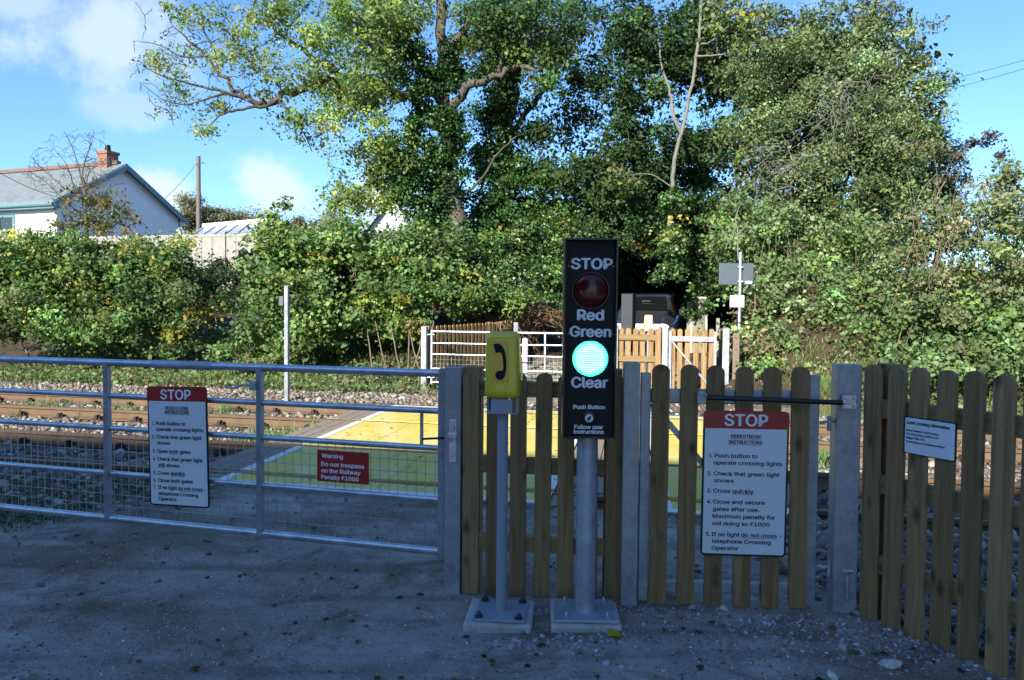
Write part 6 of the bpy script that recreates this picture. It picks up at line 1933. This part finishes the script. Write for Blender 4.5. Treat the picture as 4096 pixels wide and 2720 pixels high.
def grass(name, X, Y, h, n_per, pal, seed, spread=.05, wid=.006):
    r = np.random.default_rng(seed)
    n = len(X); idx = np.repeat(np.arange(n), n_per)
    bx = X[idx] + r.normal(size=len(idx)) * spread; by = Y[idx] + r.normal(size=len(idx)) * spread
    bz = terr(bx, by)
    hh_ = h * r.lognormal(0, .35, len(idx))
    lean = r.normal(size=(len(idx), 2)) * .45
    a = r.uniform(0, pi, len(idx))
    sx = np.cos(a) * wid; sy = np.sin(a) * wid
    b0 = np.stack([bx - sx, by - sy, bz - .01], -1); b1 = np.stack([bx + sx, by + sy, bz - .01], -1)
    m1 = np.stack([bx + sx * .7 + lean[:, 0] * hh_ * .8, by + sy * .7 + lean[:, 1] * hh_ * .8, bz + hh_ * .9], -1)
    m0 = np.stack([bx - sx * .2 + lean[:, 0] * hh_ * .9, by - sy * .2 + lean[:, 1] * hh_ * .9, bz + hh_], -1)
    o = quads_mesh(name, np.stack([b0, b1, m1, m0], 1), pick_cols(len(idx), pal, r), BLADE)
    return tag(o, kind='stuff')


PAL_GRASS = [(MG, 2.4), ((.15, .19, .06), 3), ((.22, .21, .09), 2), (TAN, 1.4)]
s, t, X, Y = scatter(5200, rng, -15, -4.4, 13.0, 16.6)
kp = rng.random(len(X)) < np.clip((-4.6 - s) / 4, .12, .9)
X, Y = X[kp], Y[kp]
X, Y = X[::2], Y[::2]
grass('verge_grass', X, Y, .10, 8, PAL_GRASS, 91, spread=.08, wid=.008)
s, t, X, Y = scatter(1500, rng, 1.5, 9, 12.0, 15.0)
grass('bank_grass', X, Y, .10, 6, PAL_GRASS, 92, spread=.08, wid=.009)
# short dark grass left of the road before the near track
s, t, X, Y = scatter(1500, rng, -7.5, -4.4, 4.3, 5.75)
ok = rng.random(len(X)) < .7
grass('near_grass', X[ok], Y[ok], .022, 8, [((.05, .09, .02), 3), (DG3, 2), (MG, 1)], 93, spread=.05, wid=.005)
# weeds between the rails and beside the decks
wx = []; wy = []
for sx, sy, k, sd in ((1160, 1750, 40, .16), (1080, 1775, 20, .14), (1020, 1755, 25, .12), (3300, 1840, 60, .12), (3330, 1650, 30, .12), (1300, 1745, 16, .10), (900, 1640, 14, .2), (450, 1640, 25, .6), (100, 1625, 20, .5), (1280, 1520, 60, .3), (1200, 1560, 40, .3)):
    p = G(sx, sy, -.12)
    wx.append(p.x + rng.normal(size=k) * sd); wy.append(p.y + rng.normal(size=k) * sd * .7)
grass('track_weeds', np.concatenate(wx), np.concatenate(wy), .11, 8, [(MG, 3), (LG, 2), (YG1, 1)], 94, spread=.04, wid=.008)
# leafy ground cover on the far verge
r9 = np.random.default_rng(95)
s, t, X, Y = scatter(22000, r9, -15, -2.6, 12.9, 17.2)
kp = r9.random(len(X)) < np.clip((-3.2 - s) / 5, .15, 1)
X, Y = X[kp], Y[kp]
p = np.stack([X, Y, terr(X, Y) + r9.random(len(X)) * .16], -1)
q = leaf_quads(p, np.tile(np.array([0, -.3, 1.0]), (len(p), 1)), .07, r9, aspect=.42)
tag(quads_mesh('verge_weeds', q, pick_cols(len(p), [(MG, 3), (LG, 2), (YG1, 1), (TAN, 1.6), (BRN, .8), (DG3, 1)], r9), LEAF), kind='stuff')
s, t, X, Y = scatter(11000, r9, 2.2, 12, 12.4, 17.5)
ok = np.abs(X - (.6 + .42 * (Y - 14))) > 2.4
X, Y = X[ok], Y[ok]
p = np.stack([X, Y, terr(X, Y) + r9.random(len(X)) * .16], -1)
q = leaf_quads(p, np.tile(np.array([0, -.5, 1.0]), (len(p), 1)), .085, r9, aspect=.45)
tag(quads_mesh('bank_weeds', q, pick_cols(len(p), [(MG, 2), (LG, 1.5), (TAN, 2.2), (BRN, 2), (DG3, 1.5)], r9), LEAF), kind='stuff')

# fallen leaves: a thin scatter, and single ones that stand out
r9 = np.random.default_rng(96)
n = 420
X = r9.uniform(-4.2, 2.1, n); Y = r9.uniform(2.3, 6.2, n)
p = np.stack([X, Y, terr(X, Y) + .006], -1)
q = leaf_quads(p, np.tile(np.array([0, 0, 1.0]), (n, 1)), .035, r9, aspect=.38, droop=0, outw=1.0, upw=1.5, rnd=.18)
tag(quads_mesh('fallen_leaves', q, pick_cols(n, [((.10, .075, .03), 3), ((.06, .05, .03), 4), ((.16, .14, .04), 2), ((.10, .12, .03), 2)], r9), LEAF), kind='stuff')
n = 260
s, t, X, Y = scatter(n, r9, -4.3, -1.2, 6.1, 11.3)
p = np.stack([X, Y, np.full(n, .009)], -1)
q = leaf_quads(p, np.tile(np.array([0, 0, 1.0]), (n, 1)), .03, r9, aspect=.32, droop=0, outw=1.0, upw=1.5, rnd=.2)
tag(quads_mesh('deck_leaves', q, pick_cols(n, [((.10, .075, .03), 3), ((.05, .04, .03), 4), ((.2, .15, .04), 1)], r9), LEAF), kind='stuff')
for sx, sy, sz, col, lab in ((2464, 2550, .062, (.62, .50, .03), 'bright yellow fallen leaf at the front corner of the signal plinth'), (1000, 2208, .055, (.30, .28, .09), 'pale yellow green fallen leaf on the road below the near field gate'), (175, 2445, .06, (.20, .19, .18), 'pale curled dead leaf on the road at the left')):
    p = G(sx, sy)
    q = leaf_quads(np.array([[0, 0, .012]]), np.array([[0, -.2, 1.0]]), sz, np.random.default_rng(int(sx)), aspect=.45, droop=0, outw=1, upw=1, rnd=.15)
    o = quads_mesh('fallen_leaf', q, np.array([col]), LEAF)
    o.location = (p.x, p.y, tz(p.x, p.y)); tag(o, lab, 'leaf', 'single fallen leaves')

# ------------------------------------------------------------------ behind the viewer: mirrored house, plus unseen trees and house added as light blockers


def shade_house(cx, cy, rz, L, D_, he, hr, label):
    root = empty('house', (cx, cy, 0), rz, label, 'house')
    m = MB(); m.box(-L / 2, L / 2, -D_ / 2, D_ / 2, -.2, he); m.build('wall', mat_plain('back_render', (.50, .47, .42), rough=.9, var=.08), root)
    r = MB(); o = .35
    r.add([(-L / 2 - o, -D_ / 2 - o, he + .02), (L / 2 + o, -D_ / 2 - o, he + .02), (L / 2 + o, 0, hr), (-L / 2 - o, 0, hr), (-L / 2 - o, D_ / 2 + o, he + .02), (L / 2 + o, D_ / 2 + o, he + .02)], [(0, 1, 2, 3), (3, 2, 5, 4), (0, 3, 4), (1, 5, 2), (0, 4, 5, 1)])
    r.build('roof', SLATE, root)
    for x in np.arange(-L / 2 + 1.6, L / 2 - 1, 3.0):
        for z in (.9, 3.6):
            f = MB().box(x, x + 1.1, D_ / 2 + .002, D_ / 2 + .06, z, z + 1.3).build('window', WHITE_PVC, root)
            MB().box(x + .08, x + 1.02, D_ / 2 + .0605, D_ / 2 + .07, z + .08, z + 1.22).build('pane', GLASS_D, f)
    return root


shade_house(-21.6, -9.0, -.2, 30, 8.0, 7.6, 11.2, 'long pale house behind the viewer, mirrored dark in the red lamp')


def shade_tree(x, y, h, r, seed, label):
    t = empty('added_shade_tree', (x, y, 0), 0, label, 'tree', 'trees added unseen behind the viewer')  # added out of view, sized to keep sun off the near fences
    g = np.random.default_rng(seed)
    n = 2600
    u = unit(g.normal(size=(n, 3))) * (g.random((n, 1)) ** .38)
    p = u * np.array([r, r, h * .38]) + np.array([0, 0, h * .62])
    q = leaf_quads(p, unit(u), .55, g, aspect=.45)
    quads_mesh('crown', q, pick_cols(n, PAL_DARK, g), LEAF, t)
    mb = MB(); mb.tube([(0, 0, 0), (.1, 0, h * .3), (0, .1, h * .7)], [.2, .15, .05], 8); mb.build('trunk', BARK, t, smooth=60)
    return t


shade_tree(-5.6, -4.6, 6.2, 1.9, 301, 'dense round tree added unseen close behind the viewer on the left for shade')
shade_tree(-3.5, -4.9, 6.7, 1.8, 302, 'dense round tree added unseen behind the viewer in the middle for shade')
shade_house(15.0, -10.0, .25, 22, 8.0, 6.5, 10.0, 'pale house added unseen behind the viewer on the right to block low sky')  # unseen, added to cut skylight on surfaces facing the viewer
shade_tree(-1.5, -5.2, 6.6, 1.8, 303, 'dense round tree added unseen behind the viewer on the right for shade')
bpy.data.objects.remove(_cob, do_unlink=True)
bpy.data.curves.remove(_cur)
